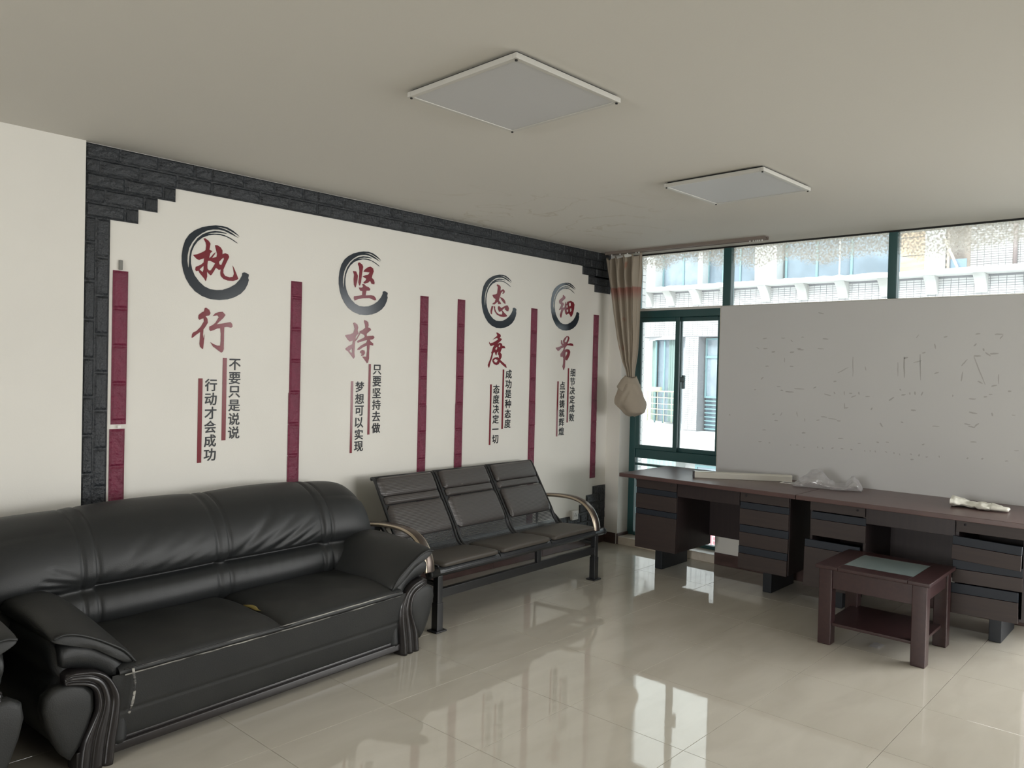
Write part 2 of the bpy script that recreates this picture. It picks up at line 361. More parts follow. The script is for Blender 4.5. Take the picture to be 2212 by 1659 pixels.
# window_2: the strip of fixed lights above the whiteboard
win2 = empty('window_2', (0, 0, 0), kind='structure')
m2 = MB(); m2.box(FX0 - 0.01, FX1, 0.45, 3.105, 2.13, 2.158); m2.obj('window_frame', M_green, win2, bevel=0.004)
box('mullion', FX0 - 0.01, FX1, 1.80, 1.862, 2.158, CZ, M_green, win2, bevel=0.006)
box('mullion', FX0 - 0.01, FX1, 0.45, 0.512, 2.158, CZ, M_green, win2, bevel=0.006)
box('pane', FX0 + 0.03, FX0 + 0.036, 1.862, 3.105, 2.158, CZ, M_glass_dirty, win2)
box('pane', FX0 + 0.03, FX0 + 0.036, 0.512, 1.80, 2.158, CZ, M_glass_dirty, win2)
box('trim_2', 6.085, 6.10, -2.6, 4.085, CZ - 0.012, CZ, M_gap, kind='structure')
# window_3 (right of the picture), added_back_window and added_side_window (added in back and side walls for extra light)
def plainwin(name, axis, a0, a1, z0, z1, p0, p1, n):
    wv = empty(name, kind='structure'); mb_ = MB(); st = (a1 - a0) / n
    def bb(u0, u1, q0, q1):
        return (p0, p1, u0, u1, q0, q1) if axis == 'x' else (u0, u1, p0, p1, q0, q1)
    mb_.box(*bb(a0, a1, z0, z0 + .06)).box(*bb(a0, a1, z1 - .06, z1))
    for k in range(n + 1):
        c = a0 + k * st; mb_.box(*bb(max(a0, c - .03), min(a1, c + .03), z0 + .06, z1 - .06))
    mb_.obj('window_frame', M_green, wv); return wv
plainwin('window_3', 'x', -2.62, 0.45, 0.08, CZ, FX0, FX1, 4)
plainwin('added_side_window', 'y', 2.1, 5.7, 0.75, 2.35, YR - 0.12, YR - 0.08, 3)
plainwin('added_back_window', 'x', -0.1, 2.5, 0.78, 2.32, XB - 0.08, XB - 0.03, 3)

# ------------------------------------------------------------------ foam brick border on the left wall
def brick_meshes(nm, m, w_, h_, d, n, relief):
    out = []
    for k in range(n):
        nu, nv = 6, 4; V = []; F = []
        for i in range(nu):
            for j in range(nv):
                u = i / (nu - 1); v = j / (nv - 1); edge = i in (0, nu - 1) or j in (0, nv - 1)
                dy = 0 if edge else -(d + random.uniform(-relief, relief))
                uu = u; vv = v
                if not edge:
                    uu = 0.06 + (i - 1) / (nu - 3) * 0.88; vv = 0.13 + (j - 1) / (nv - 3) * 0.74
                V.append(((uu - .5) * w_, dy, (vv - .5) * h_))
        for i in range(nu - 1):
            for j in range(nv - 1): F.append((i * nv + j, (i + 1) * nv + j, (i + 1) * nv + j + 1, i * nv + j + 1))
        me = bpy.data.meshes.new(nm); me.from_pydata(V, [], F); me.materials.append(m); out.append(me)
    return out
border = empty('brick_border', (0, WY, 0), label='black embossed foam brick border framing the left wall along ceiling and sides', cat='wall border')
def flat(name, x0, x1, z0, z1, d, m, par): return box(name, x0, x1, -d, -0.0005, z0, z1, m, par)
def place(par, meshes, xc, zc, rot=False, sx=1.0, sz=1.0):
    o = bpy.data.objects.new('brick', random.choice(meshes)); C.objects.link(o); o.parent = par
    o.location = (xc, -0.0035, zc)
    if rot: o.rotation_euler = (0, PI / 2, 0)
    o.scale = (sx, 1, sz); return o
G = 0.005
BF = brick_meshes('brick', M_brick, 0.196 - G, 0.0755 - G, 0.0075, 5, 0.0018)
BH = brick_meshes('brick', M_brick, 0.100 - G, 0.0755 - G, 0.0075, 3, 0.0018)
def row(par, z0, x0, x1, start, phase, hh=0.075):
    """one course from x0 to x1, joints continuing the pattern: full, full, full, half"""
    x = start; seq = [0.196, 0.196, 0.196, 0.100]; k = phase
    while x < x1 - 0.01:
        L_ = seq[k % 4]; a = max(x, x0); b = min(x + L_, x1)
        if b - a > 0.02:
            full = L_ > 0.15; base = 0.196 if full else 0.1
            place(par, BF if full else BH, (a + b) / 2, z0 + hh / 2, sx=(b - a - G) / (base - G), sz=(hh - G) / (0.0755 - G))
        x += L_; k += 1
flat('backing', 1.434, 5.938, 2.505, 2.652, 0.004, M_brick, border)
row(border, 2.580, 1.434, 5.938, 1.406, 0); row(border, 2.505, 1.434, 5.938, 1.406, 3)
for z0, xe in ((2.432, 1.890), (2.359, 1.795), (2.284, 1.696)):
    flat('backing', 1.434, xe, z0, z0 + 0.0745, 0.004, M_brick, border); row(border, z0, 1.434, xe, 1.434 if z0 != 2.359 else 1.334, 0, 0.0735)
for z0, xs in ((2.432, 5.516), (2.355, 5.607), (2.292, 5.700)):
    flat('backing', xs, 5.938, z0, 2.506, 0.004, M_brick, border); row(border, z0, xs, 5.938, xs - (0.1 if z0 == 2.355 else 0), 0, 0.072)
# left column: two courses of upright bricks
flat('backing', 1.434, 1.557, 0.0985, 2.285, 0.004, M_brick, border)
for cx, cw, off in ((1.462, 0.055, 0.07), (1.5235, 0.066, 0.0)):
    z = 2.284 + off
    while z > 0.11:
        a = max(z - 0.195, 0.0985); b = min(z, 2.284)
        if b - a > 0.02: place(border, BF, cx, (a + b) / 2, rot=True, sx=(b - a - G) / (0.196 - G), sz=(cw - G) / (0.0755 - G))
        z -= 0.195
# stepped corner at the bottom right, and the two courses running behind the bench
for z0, z1, xs in ((0.457, 0.531, 5.747), (0.381, 0.457, 5.652), (0.304, 0.381, 5.555), (0.293, 0.304, 5.512)):
    flat('backing', xs, 5.938, z0, z1, 0.004, M_brick, border)
row(border, 0.457, 5.747, 5.938, 5.747, 0); row(border, 0.381, 5.652, 5.938, 5.652, 0); row(border, 0.304, 5.555, 5.938, 5.455, 0)
flat('backing', 2.95, 5.938, 0.0985, 0.293, 0.004, M_brick, border)
row(border, 0.219, 3.0, 5.938, 2.92, 0); row(border, 0.144, 3.0, 5.938, 2.92, 3)

# burgundy foam brick strips
RF = brick_meshes('brick', M_red, 0.192 - 0.004, 0.073, 0.0075, 5, 0.0018)
strips = [(1.612, 2.030, 0.10, [1.226], 'burgundy foam strip beside the black column, broken by a gap'),
          (2.647, 2.079, 0.10, [1.393], 'burgundy foam strip behind the right end of the long sofa'),
          (3.684, 2.079, 0.30, [1.46], 'burgundy foam strip behind the bench, nearest the second slogan'),
          (4.048, 2.085, 0.30, [1.32], 'burgundy foam strip behind the bench middle, left of the third slogan'),
          (4.880, 2.081, 0.30, [1.46], 'burgundy foam strip between the third and fourth slogans'),
          (5.738, 2.088, 0.607, [1.42], 'short burgundy foam strip ending above the stepped black bricks')]
for k, (xc, zt, zb, brk, lab) in enumerate(strips):
    p = empty('foam_strip', (xc, WY, 0), label=lab, cat='wall strip', group='burgundy foam brick strips on the left wall')
    z = zt - (0.10 if k in (1,) else 0); dx = 0.0; first = True
    if k == 1: place(p, RF, 0, zt - 0.05, rot=True, sx=0.096 / 0.188, sz=1)
    while z > zb + 0.02:
        if k == 0 and abs(z - 1.23) < 0.05: z = 1.212
        a = max(z - 0.194, zb); 
        if k == 0 and z > 1.3 and a < 1.24: a = 1.236
        if z < brk[0] + 0.02: dx = -0.006 if k in (1, 0) else (0.003 if k != 3 else -0.004)
        place(p, RF, dx, (a + z) / 2, rot=True, sx=(z - a - 0.004) / 0.188, sz=1)
        z = a
    if k == 0:
        box('backing', -0.0375, 0.0375, -0.004, -0.0005, 1.236, zt, M_red, p); box('backing', -0.043, 0.032, -0.004, -0.0005, zb, 1.212, M_red, p)
    else:
        box('backing', -0.0375, 0.0375, -0.004, -0.0005, zb, zt, M_red, p)
box('wall_hook', 1.602, 1.620, WY - 0.012, WY, 2.034, 2.085, mat('grey_putty', (0.22, 0.22, 0.20), 0.7), bevel=0.003, label='small grey putty-smeared fixing above the first burgundy strip', cat='fixing')
box('cable_connector', 1.606, 1.622, WY - 0.016, WY, 1.216, 1.232, M_white2, bevel=0.002, label='tiny white connector in the gap of the first burgundy strip', cat='connector')

# outlines of the lettering and the wiped marks, in metres on their surfaces
CIRCLE = [(0.168,-0.036),(0.181,-0.038),(0.198,-0.046),(0.194,-0.067),(0.198,-0.077),(0.191,-0.103),(0.175,-0.134),(0.149,-0.162),(0.112,-0.185),(0.07,-0.201),(0.018,-0.209),(-0.034,-0.209),(-0.084,-0.195),(-0.124,-0.172),(-0.154,-0.141),(-0.177,-0.105),(-0.192,-0.064),(-0.2,-0.023),(-0.201,0.015),(-0.196,0.058),(-0.183,0.102),(-0.159,0.139),(-0.13,0.164),(-0.091,0.186),(-0.051,0.2),(-0.011,0.209),(0.03,0.212),(0.062,0.208),(0.094,0.195),(0.12,0.179),(0.135,0.166),(0.115,0.176),(0.083,0.189),(0.051,0.2),(0.02,0.202),(-0.004,0.201),(0.025,0.199),(0.062,0.191),(0.089,0.18),(0.115,0.165),(0.129,0.158),(0.11,0.164),(0.073,0.176),(0.041,0.186),(0.01,0.188),(-0.026,0.183),(-0.056,0.174),(-0.09,0.153),(-0.12,0.127),(-0.144,0.095),(-0.16,0.062),(-0.168,0.024),(-0.169,-0.01),(-0.165,-0.038),(-0.161,-0.049),(-0.16,-0.018),(-0.158,0.015),(-0.153,0.049),(-0.137,0.089),(-0.113,0.123),(-0.084,0.149),(-0.05,0.167),(-0.015,0.177),(0.021,0.179),(0.049,0.175),(0.06,0.171),(0.031,0.171),(-0.005,0.169),(-0.035,0.162),(-0.056,0.154),(-0.025,0.161),(0.011,0.165),(0.042,0.162),(0.073,0.153),(0.1,0.141),(0.126,0.126),(0.116,0.128),(0.089,0.141),(0.058,0.153),(0.021,0.158),(-0.015,0.156),(-0.05,0.147),(-0.085,0.13),(-0.114,0.104),(-0.133,0.075),(-0.145,0.045),(-0.15,0.012),(-0.149,-0.022),(-0.141,-0.054),(-0.126,-0.086),(-0.1,-0.117),(-0.07,-0.14),(-0.035,-0.153),(0.001,-0.154),(0.037,-0.15),(0.079,-0.133),(0.115,-0.11),(0.142,-0.08),(0.155,-0.056),(0.156,-0.041)]
GLYPH = {
 'zhi': [[[(-0.08,0.125),(-0.07,0.128),(-0.05,0.117),(-0.039,0.103),(-0.045,0.068),(-0.027,0.062),(-0.039,0.049),(-0.046,0.02),(-0.038,0.024),(-0.023,0.044),(-0.008,0.059),(-0.013,0.046),(-0.028,0.023),(-0.002,0.032),(0.001,0.05),(-0.011,0.092),(-0.011,0.098),(0.002,0.099),(0.022,0.089),(0.033,0.073),(0.032,0.051),(0.049,0.06),(0.067,0.056),(0.074,0.042),(0.065,0.023),(0.053,-0.003),(0.04,-0.034),(0.04,-0.053),(0.051,-0.069),(0.078,-0.074),(0.099,-0.069),(0.105,-0.051),(0.1,-0.022),(0.095,-0.005),(0.106,-0.021),(0.122,-0.054),(0.132,-0.076),(0.123,-0.085),(0.099,-0.093),(0.067,-0.094),(0.041,-0.087),(0.025,-0.072),(0.022,-0.055),(0.025,-0.035),(0.014,-0.039),(0.004,-0.033),(-0.005,-0.029),(-0.016,-0.05),(-0.031,-0.073),(-0.036,-0.075),(-0.049,-0.063),(-0.057,-0.054),(-0.055,-0.083),(-0.061,-0.108),(-0.064,-0.109),(-0.071,-0.097),(-0.099,-0.068),(-0.105,-0.057),(-0.119,-0.061),(-0.124,-0.052),(-0.121,-0.037),(-0.092,-0.022),(-0.077,-0.008),(-0.074,0.016),(-0.103,0.003),(-0.115,0.006),(-0.13,0.019),(-0.138,0.027),(-0.113,0.034),(-0.079,0.052),(-0.066,0.063),(-0.063,0.09),(-0.067,0.106)],[(-0.052,0.004),(-0.038,0.006),(-0.009,-0.005),(-0.022,-0.028),(-0.034,-0.047),(-0.044,-0.049),(-0.054,-0.039),(-0.055,-0.02)],[(0.013,0.006),(0.039,0.035),(0.043,0.026),(0.032,0.0),(0.027,-0.011),(0.016,-0.007)],[(-0.099,-0.049),(-0.087,-0.036),(-0.076,-0.025),(-0.076,-0.047),(-0.081,-0.063)]]],
 'xing': [[[(-0.065,-0.261),(-0.058,-0.258),(-0.04,-0.268),(-0.031,-0.287),(-0.039,-0.301),(-0.06,-0.306),(-0.049,-0.32),(-0.046,-0.342),(-0.061,-0.367),(-0.071,-0.38),(-0.073,-0.409),(-0.069,-0.433),(-0.063,-0.408),(-0.067,-0.442),(-0.071,-0.488),(-0.076,-0.49),(-0.089,-0.477),(-0.092,-0.463),(-0.09,-0.434),(-0.088,-0.395),(-0.11,-0.411),(-0.132,-0.43),(-0.138,-0.43),(-0.135,-0.409),(-0.127,-0.399),(-0.11,-0.391),(-0.086,-0.366),(-0.069,-0.336),(-0.071,-0.319),(-0.082,-0.322),(-0.094,-0.329),(-0.101,-0.321),(-0.1,-0.302),(-0.082,-0.286),(-0.07,-0.28)]],[[(-0.019,-0.303),(-0.002,-0.285),(0.019,-0.277),(0.04,-0.274),(0.058,-0.291),(0.043,-0.312),(0.02,-0.333),(0.007,-0.347),(0.036,-0.342),(0.072,-0.333),(0.089,-0.33),(0.099,-0.34),(0.102,-0.355),(0.094,-0.362),(0.067,-0.359),(0.052,-0.362),(0.051,-0.392),(0.051,-0.442),(0.051,-0.486),(0.046,-0.501),(0.036,-0.507),(0.018,-0.495),(-0.013,-0.474),(-0.03,-0.45),(-0.014,-0.459),(0.012,-0.468),(0.03,-0.467),(0.032,-0.438),(0.032,-0.398),(0.028,-0.369),(0.01,-0.371),(-0.01,-0.381),(-0.03,-0.388),(-0.037,-0.38),(-0.037,-0.363),(-0.016,-0.352),(-0.001,-0.339),(0.019,-0.306),(0.009,-0.297)]]],
 'jian': [[[(-0.092,0.071),(-0.067,0.072),(-0.052,0.044),(-0.056,0.011),(-0.067,-0.032),(-0.073,-0.034),(-0.082,-0.016),(-0.085,0.018),(-0.082,0.048)]],[[(-0.054,0.118),(-0.052,0.13),(-0.041,0.133),(-0.019,0.122),(-0.011,0.108),(-0.016,0.08),(-0.022,0.039),(-0.026,0.004),(-0.034,-0.019),(-0.04,-0.017),(-0.047,0.002),(-0.042,0.037),(-0.04,0.077),(-0.045,0.106)]],[[(-0.008,0.076),(0.003,0.092),(0.027,0.109),(0.048,0.116),(0.07,0.107),(0.076,0.087),(0.065,0.059),(0.061,0.043),(0.079,0.03),(0.085,0.013),(0.083,0.001),(0.061,0.002),(0.048,0.022),(0.033,0.008),(0.005,-0.002),(-0.007,0.004),(0.011,0.02),(0.017,0.031),(-0.002,0.039),(-0.014,0.044),(0.01,0.055),(0.031,0.06),(0.043,0.076),(0.022,0.076)]],[[(-0.016,-0.007),(-0.002,-0.004),(0.015,-0.017),(0.037,-0.022),(0.051,-0.033),(0.046,-0.044),(0.019,-0.047),(0.013,-0.079),(0.056,-0.074),(0.081,-0.075),(0.098,-0.09),(0.101,-0.103),(0.089,-0.106),(0.045,-0.094),(-0.005,-0.099),(-0.047,-0.109),(-0.074,-0.12),(-0.08,-0.105),(-0.079,-0.092),(-0.041,-0.085),(-0.014,-0.079),(-0.012,-0.054),(-0.03,-0.051),(-0.04,-0.037),(-0.043,-0.032),(-0.016,-0.03),(-0.008,-0.021)]]],
 'chi': [[[(-0.082,-0.267),(-0.07,-0.263),(-0.049,-0.275),(-0.041,-0.292),(-0.045,-0.315),(-0.036,-0.334),(-0.053,-0.347),(-0.059,-0.358),(-0.06,-0.379),(-0.041,-0.349),(-0.029,-0.331),(-0.028,-0.319),(-0.002,-0.307),(0.016,-0.294),(0.015,-0.276),(0.005,-0.252),(0.006,-0.242),(0.024,-0.246),(0.039,-0.255),(0.043,-0.275),(0.039,-0.29),(0.056,-0.292),(0.064,-0.306),(0.044,-0.32),(0.029,-0.333),(0.03,-0.348),(0.064,-0.344),(0.082,-0.342),(0.094,-0.352),(0.083,-0.366),(0.055,-0.372),(0.065,-0.384),(0.084,-0.394),(0.084,-0.409),(0.056,-0.406),(0.052,-0.445),(0.052,-0.496),(0.043,-0.526),(0.036,-0.529),(0.018,-0.507),(-0.004,-0.485),(0.018,-0.485),(0.03,-0.486),(0.035,-0.446),(0.034,-0.411),(0.004,-0.422),(-0.029,-0.442),(-0.043,-0.443),(-0.042,-0.434),(-0.015,-0.413),(0.028,-0.391),(0.036,-0.374),(0.003,-0.381),(-0.04,-0.395),(-0.047,-0.392),(-0.043,-0.382),(0.002,-0.362),(0.014,-0.354),(0.011,-0.342),(-0.008,-0.335),(-0.022,-0.332),(-0.052,-0.378),(-0.064,-0.387),(-0.066,-0.415),(-0.068,-0.459),(-0.064,-0.489),(-0.073,-0.502),(-0.092,-0.48),(-0.116,-0.456),(-0.135,-0.446),(-0.137,-0.437),(-0.117,-0.422),(-0.084,-0.406),(-0.081,-0.383),(-0.106,-0.389),(-0.121,-0.378),(-0.142,-0.354),(-0.139,-0.349),(-0.101,-0.342),(-0.077,-0.331),(-0.069,-0.306),(-0.074,-0.282)],[(-0.107,-0.451),(-0.087,-0.431),(-0.085,-0.46),(-0.092,-0.465)]],[[(-0.02,-0.45),(-0.005,-0.441),(0.014,-0.444),(0.018,-0.461),(0.008,-0.478),(-0.013,-0.481),(-0.007,-0.467),(-0.021,-0.46)]]],
 'tai': [[[(-0.039,0.125),(-0.029,0.132),(-0.004,0.125),(0.008,0.115),(0.006,0.086),(0.018,0.091),(0.036,0.099),(0.054,0.09),(0.054,0.075),(0.04,0.064),(0.026,0.063),(0.043,0.079),(0.029,0.082),(0.012,0.067),(0.006,0.047),(-0.004,0.027),(-0.01,0.007),(0.008,-0.006),(0.019,-0.019),(-0.016,-0.022),(-0.02,-0.006),(-0.034,-0.012),(-0.058,-0.028),(-0.077,-0.029),(-0.082,-0.023),(-0.055,-0.009),(-0.046,0.014),(-0.067,0.022),(-0.079,0.035),(-0.083,0.044),(-0.047,0.052),(-0.03,0.061),(-0.027,0.087),(-0.025,0.112)]],[[(0.001,0.036),(0.031,0.03),(0.056,0.017),(0.066,0.001),(0.067,-0.015),(0.047,-0.008),(0.025,0.01)]],[[(-0.089,-0.043),(-0.073,-0.042),(-0.076,-0.06),(-0.084,-0.085),(-0.084,-0.108),(-0.097,-0.102),(-0.1,-0.081),(-0.093,-0.057)]],[[(-0.068,-0.043),(-0.051,-0.043),(-0.05,-0.063),(-0.035,-0.086),(-0.007,-0.101),(0.029,-0.101),(0.035,-0.086),(0.024,-0.07),(0.003,-0.082),(-0.006,-0.079),(-0.019,-0.056),(-0.016,-0.039),(-0.002,-0.037),(0.02,-0.051),(0.048,-0.037),(0.076,-0.025),(0.094,-0.024),(0.109,-0.046),(0.102,-0.069),(0.084,-0.07),(0.059,-0.055),(0.073,-0.044),(0.048,-0.053),(0.031,-0.067),(0.06,-0.087),(0.089,-0.104),(0.086,-0.112),(0.05,-0.119),(0.008,-0.117),(-0.028,-0.105),(-0.053,-0.083),(-0.062,-0.059)]]],
 'du': [[[(-0.031,-0.247),(-0.019,-0.245),(0.013,-0.256),(0.024,-0.27),(0.01,-0.286),(0.034,-0.292),(0.029,-0.304),(-0.002,-0.325),(-0.017,-0.339),(0.012,-0.323),(0.037,-0.33),(0.043,-0.347),(0.066,-0.347),(0.079,-0.365),(0.038,-0.367),(0.028,-0.386),(0.021,-0.401),(0.038,-0.415),(0.037,-0.435),(0.023,-0.459),(0.056,-0.478),(0.089,-0.496),(0.099,-0.52),(0.089,-0.518),(0.049,-0.497),(0.017,-0.476),(0.003,-0.494),(-0.021,-0.501),(-0.049,-0.492),(-0.067,-0.471),(-0.065,-0.457),(-0.044,-0.442),(-0.009,-0.438),(0.009,-0.445),(0.004,-0.421),(-0.006,-0.417),(-0.002,-0.393),(-0.016,-0.402),(-0.023,-0.426),(-0.034,-0.417),(-0.042,-0.398),(-0.059,-0.406),(-0.071,-0.447),(-0.087,-0.481),(-0.1,-0.521),(-0.107,-0.522),(-0.117,-0.503),(-0.101,-0.472),(-0.082,-0.433),(-0.076,-0.412),(-0.083,-0.407),(-0.073,-0.392),(-0.064,-0.366),(-0.047,-0.343),(-0.088,-0.355),(-0.106,-0.336),(-0.107,-0.32),(-0.096,-0.333),(-0.062,-0.325),(-0.021,-0.306),(-0.007,-0.296),(-0.021,-0.287),(-0.068,-0.303),(-0.042,-0.286),(-0.018,-0.27),(-0.022,-0.258)],[(-0.039,-0.374),(-0.022,-0.357),(-0.012,-0.364),(-0.025,-0.386)],[(-0.053,-0.466),(-0.036,-0.454),(-0.005,-0.46),(-0.015,-0.479),(-0.036,-0.48)],[(-0.001,-0.354),(0.012,-0.336),(0.02,-0.35),(0.009,-0.36)]]],
 'xi': [[[(-0.041,0.094),(-0.03,0.098),(-0.006,0.082),(-0.009,0.068),(-0.039,0.048),(-0.054,0.033),(-0.031,0.03),(-0.024,0.016),(-0.037,0.001),(-0.044,-0.014),(-0.014,-0.007),(-0.004,0.042),(0.001,0.04),(0.006,0.018),(0.023,0.044),(0.069,0.056),(0.109,0.046),(0.124,0.028),(0.119,-0.012),(0.105,-0.052),(0.09,-0.077),(0.074,-0.083),(0.066,-0.069),(0.046,-0.056),(0.012,-0.069),(0.0,-0.059),(-0.013,-0.021),(-0.036,-0.042),(-0.046,-0.067),(-0.056,-0.099),(-0.065,-0.099),(-0.074,-0.078),(-0.066,-0.054),(-0.055,-0.025),(-0.082,-0.037),(-0.088,-0.032),(-0.071,-0.011),(-0.06,0.004),(-0.061,0.016),(-0.08,0.019),(-0.09,0.03),(-0.089,0.047),(-0.063,0.066),(-0.041,0.079)],[(0.01,0.009),(0.028,0.015),(0.028,-0.004),(0.015,-0.012)],[(0.048,0.036),(0.07,0.038),(0.074,0.014),(0.055,0.005),(0.045,0.017)],[(0.014,-0.027),(0.037,-0.02),(0.038,-0.042),(0.022,-0.048)],[(0.06,-0.016),(0.079,-0.005),(0.084,-0.029),(0.065,-0.045)]]],
 'jie': [[[(-0.025,-0.296),(-0.003,-0.271),(0.027,-0.253),(0.05,-0.253),(0.066,-0.268),(0.056,-0.292),(0.037,-0.32),(0.084,-0.312),(0.116,-0.317),(0.123,-0.336),(0.085,-0.334),(0.038,-0.332),(0.011,-0.352),(0.001,-0.372),(0.035,-0.365),(0.067,-0.37),(0.081,-0.388),(0.073,-0.418),(0.05,-0.453),(0.035,-0.464),(0.016,-0.456),(0.013,-0.473),(0.011,-0.521),(0.0,-0.548),(-0.008,-0.546),(-0.023,-0.517),(-0.014,-0.493),(-0.012,-0.445),(-0.032,-0.426),(-0.039,-0.437),(-0.052,-0.434),(-0.055,-0.412),(-0.033,-0.392),(-0.015,-0.372),(-0.008,-0.351),(-0.046,-0.362),(-0.068,-0.379),(-0.087,-0.386),(-0.106,-0.373),(-0.121,-0.361),(-0.077,-0.351),(-0.031,-0.337),(-0.051,-0.321),(-0.049,-0.292),(-0.037,-0.294),(-0.028,-0.32),(-0.014,-0.322)],[(-0.002,-0.3),(0.027,-0.262),(0.039,-0.259),(0.043,-0.274),(0.021,-0.311)],[(0.013,-0.396),(0.036,-0.388),(0.041,-0.4),(0.026,-0.424),(0.015,-0.437)]]],
}
MARKS = [(2.216,1.864,2.181,1.868),(1.991,1.853,1.974,1.836),(1.908,1.873,1.888,1.873),(1.746,1.859,1.704,1.855),(2.269,1.795,2.245,1.786),(2.21,1.786,2.177,1.786),(2.14,1.76,2.112,1.761),(1.942,1.783,1.91,1.788),(1.931,1.778,1.887,1.776),(1.994,1.755,1.961,1.76),(1.78,1.787,1.733,1.782),(2.036,1.714,2.036,1.709),(2.036,1.712,2.035,1.679),(1.627,1.605,1.552,1.648),(1.522,1.725,1.518,1.582),(1.434,1.654,1.428,1.625),(1.214,1.687,1.211,1.589),(1.174,1.727,1.169,1.58),(1.174,1.715,1.15,1.724),(1.071,1.745,1.065,1.565),(1.113,1.686,1.061,1.701),(1.059,1.752,1.038,1.758),(0.983,1.817,0.976,1.783),(1.1,1.858,1.084,1.88),(0.928,1.86,0.906,1.868),(0.739,1.879,0.711,1.882),(0.628,1.877,0.581,1.877),(0.599,1.846,0.582,1.871),(0.747,1.801,0.731,1.817),(0.692,1.785,0.686,1.768),(0.679,1.758,0.649,1.735),(0.652,1.75,0.604,1.752),(0.816,1.668,0.782,1.712),(0.814,1.565,0.808,1.63),(0.745,1.729,0.674,1.545),(0.745,1.735,0.704,1.735),(0.599,1.616,0.597,1.552),(0.718,1.568,0.688,1.554),(0.638,1.537,0.606,1.545),(2.09,1.491,2.059,1.489),(2.06,1.461,2.038,1.46),(2.02,1.453,1.954,1.45),(1.951,1.479,1.873,1.475),(2.222,1.542,2.202,1.563),(2.188,1.647,2.16,1.648),(1.991,1.649,1.962,1.649),(1.804,1.486,1.782,1.499),(1.656,1.539,1.634,1.545),(1.722,1.447,1.672,1.435),(1.65,1.464,1.641,1.448),(1.575,1.471,1.574,1.442),(1.54,1.459,1.518,1.456),(1.525,1.429,1.492,1.443),(1.474,1.47,1.47,1.45),(1.426,1.439,1.395,1.441),(1.265,1.415,1.232,1.442),(1.195,1.501,1.188,1.489),(1.184,1.458,1.157,1.464),(1.131,1.479,1.129,1.462),(1.098,1.486,1.095,1.462),(1.056,1.46,1.048,1.487),(0.863,1.473,0.861,1.458),(0.765,1.449,0.724,1.45),(0.679,1.464,0.66,1.469),(0.651,1.483,0.63,1.484),(1.573,1.384,1.57,1.342),(1.569,1.347,1.543,1.353),(1.385,1.343,1.376,1.361),(1.119,1.356,1.088,1.356),(0.762,1.361,0.714,1.352),(0.63,1.364,0.626,1.342),(0.519,1.355,0.497,1.356),(2.12,1.271,2.098,1.276),(2.056,1.263,2.041,1.29),(1.927,1.303,1.919,1.265),(1.863,1.256,1.862,1.228),(1.741,1.275,1.695,1.273),(1.686,1.267,1.625,1.259),(1.623,1.251,1.594,1.251),(2.102,1.224,2.072,1.226),(1.775,1.246,1.75,1.25),(1.319,1.254,1.302,1.226),(1.183,1.269,1.165,1.265),(0.787,1.282,0.751,1.277),(0.764,1.268,0.723,1.261),(0.728,1.267,0.702,1.29),(0.981,1.253,0.937,1.253),(2.197,1.144,2.167,1.146),(1.882,1.143,1.854,1.145),(1.61,1.121,1.573,1.124),(2.227,1.048,2.201,1.05),(2.143,1.046,2.129,1.047),(1.924,1.046,1.904,1.048),(1.972,1.043,1.961,1.044),(1.868,1.034,1.851,1.035),(1.759,1.05,1.756,1.036),(1.724,1.045,1.718,1.034),(1.657,1.042,1.64,1.05),(1.589,1.048,1.569,1.049),(1.52,1.048,1.504,1.046),(1.469,1.096,1.448,1.097),(1.34,1.115,1.323,1.115),(1.278,1.12,1.256,1.12),(1.042,1.118,1.026,1.128),(0.748,1.163,0.712,1.166),(1.419,1.051,1.417,1.039),(1.382,1.053,1.38,1.043),(1.348,1.054,1.343,1.041),(1.279,1.053,1.266,1.046),(1.222,1.053,1.22,1.041),(1.184,1.047,1.181,1.034),(1.116,1.052,1.103,1.045),(1.062,1.04,1.055,1.054),(1.017,1.039,1.001,1.04),(0.934,1.055,0.931,1.042),(1.112,1.013,1.092,1.013),(0.765,1.048,0.758,1.059),(0.681,1.054,0.67,1.063),(0.497,1.127,0.472,1.129),(0.547,1.055,0.529,1.057),(0.979,1.612,0.952,1.624),(1.783,2.056,1.742,2.046),(2.483,1.253,2.475,1.242),(0.544,1.508,0.525,1.509),(2.275,1.459,2.261,1.46),(2.067,1.867,2.033,1.866)]
# ------------------------------------------------------------------ slogans on the left wall (acrylic lettering)
def polymesh(name, polys, th, m, par, off=(0, 0), sc_=1.0, mirror=False):
    """each polygon (outline + holes) in (x, z), as a thin plate standing on the wall"""
    V = []; F = []
    for rings in polys:
        rr = [[Vector((a * sc_ + off[0], b * sc_ + off[1], 0)) for a, b in r] for r in rings]
        tri = tessellate_polygon(rr); flatv = [p for r in rr for p in r]; n = len(V)
        nv = len(flatv)
        V += [(p.x, -th, p.y) for p in flatv] + [(p.x, 0, p.y) for p in flatv]
        F += [tuple(n + i for i in t) for t in tri]
        k = 0
        for r in rr:
            L_ = len(r)
            for i in range(L_): F.append((n + k + i, n + k + (i + 1) % L_, n + nv + k + (i + 1) % L_, n + nv + k + i))
            k += L_
    o = mesh(name, V, F, m, par)
    bm = bmesh.new(); bm.from_mesh(o.data); bmesh.ops.recalc_face_normals(bm, faces=bm.faces); bm.to_mesh(o.data); bm.free()
    return o
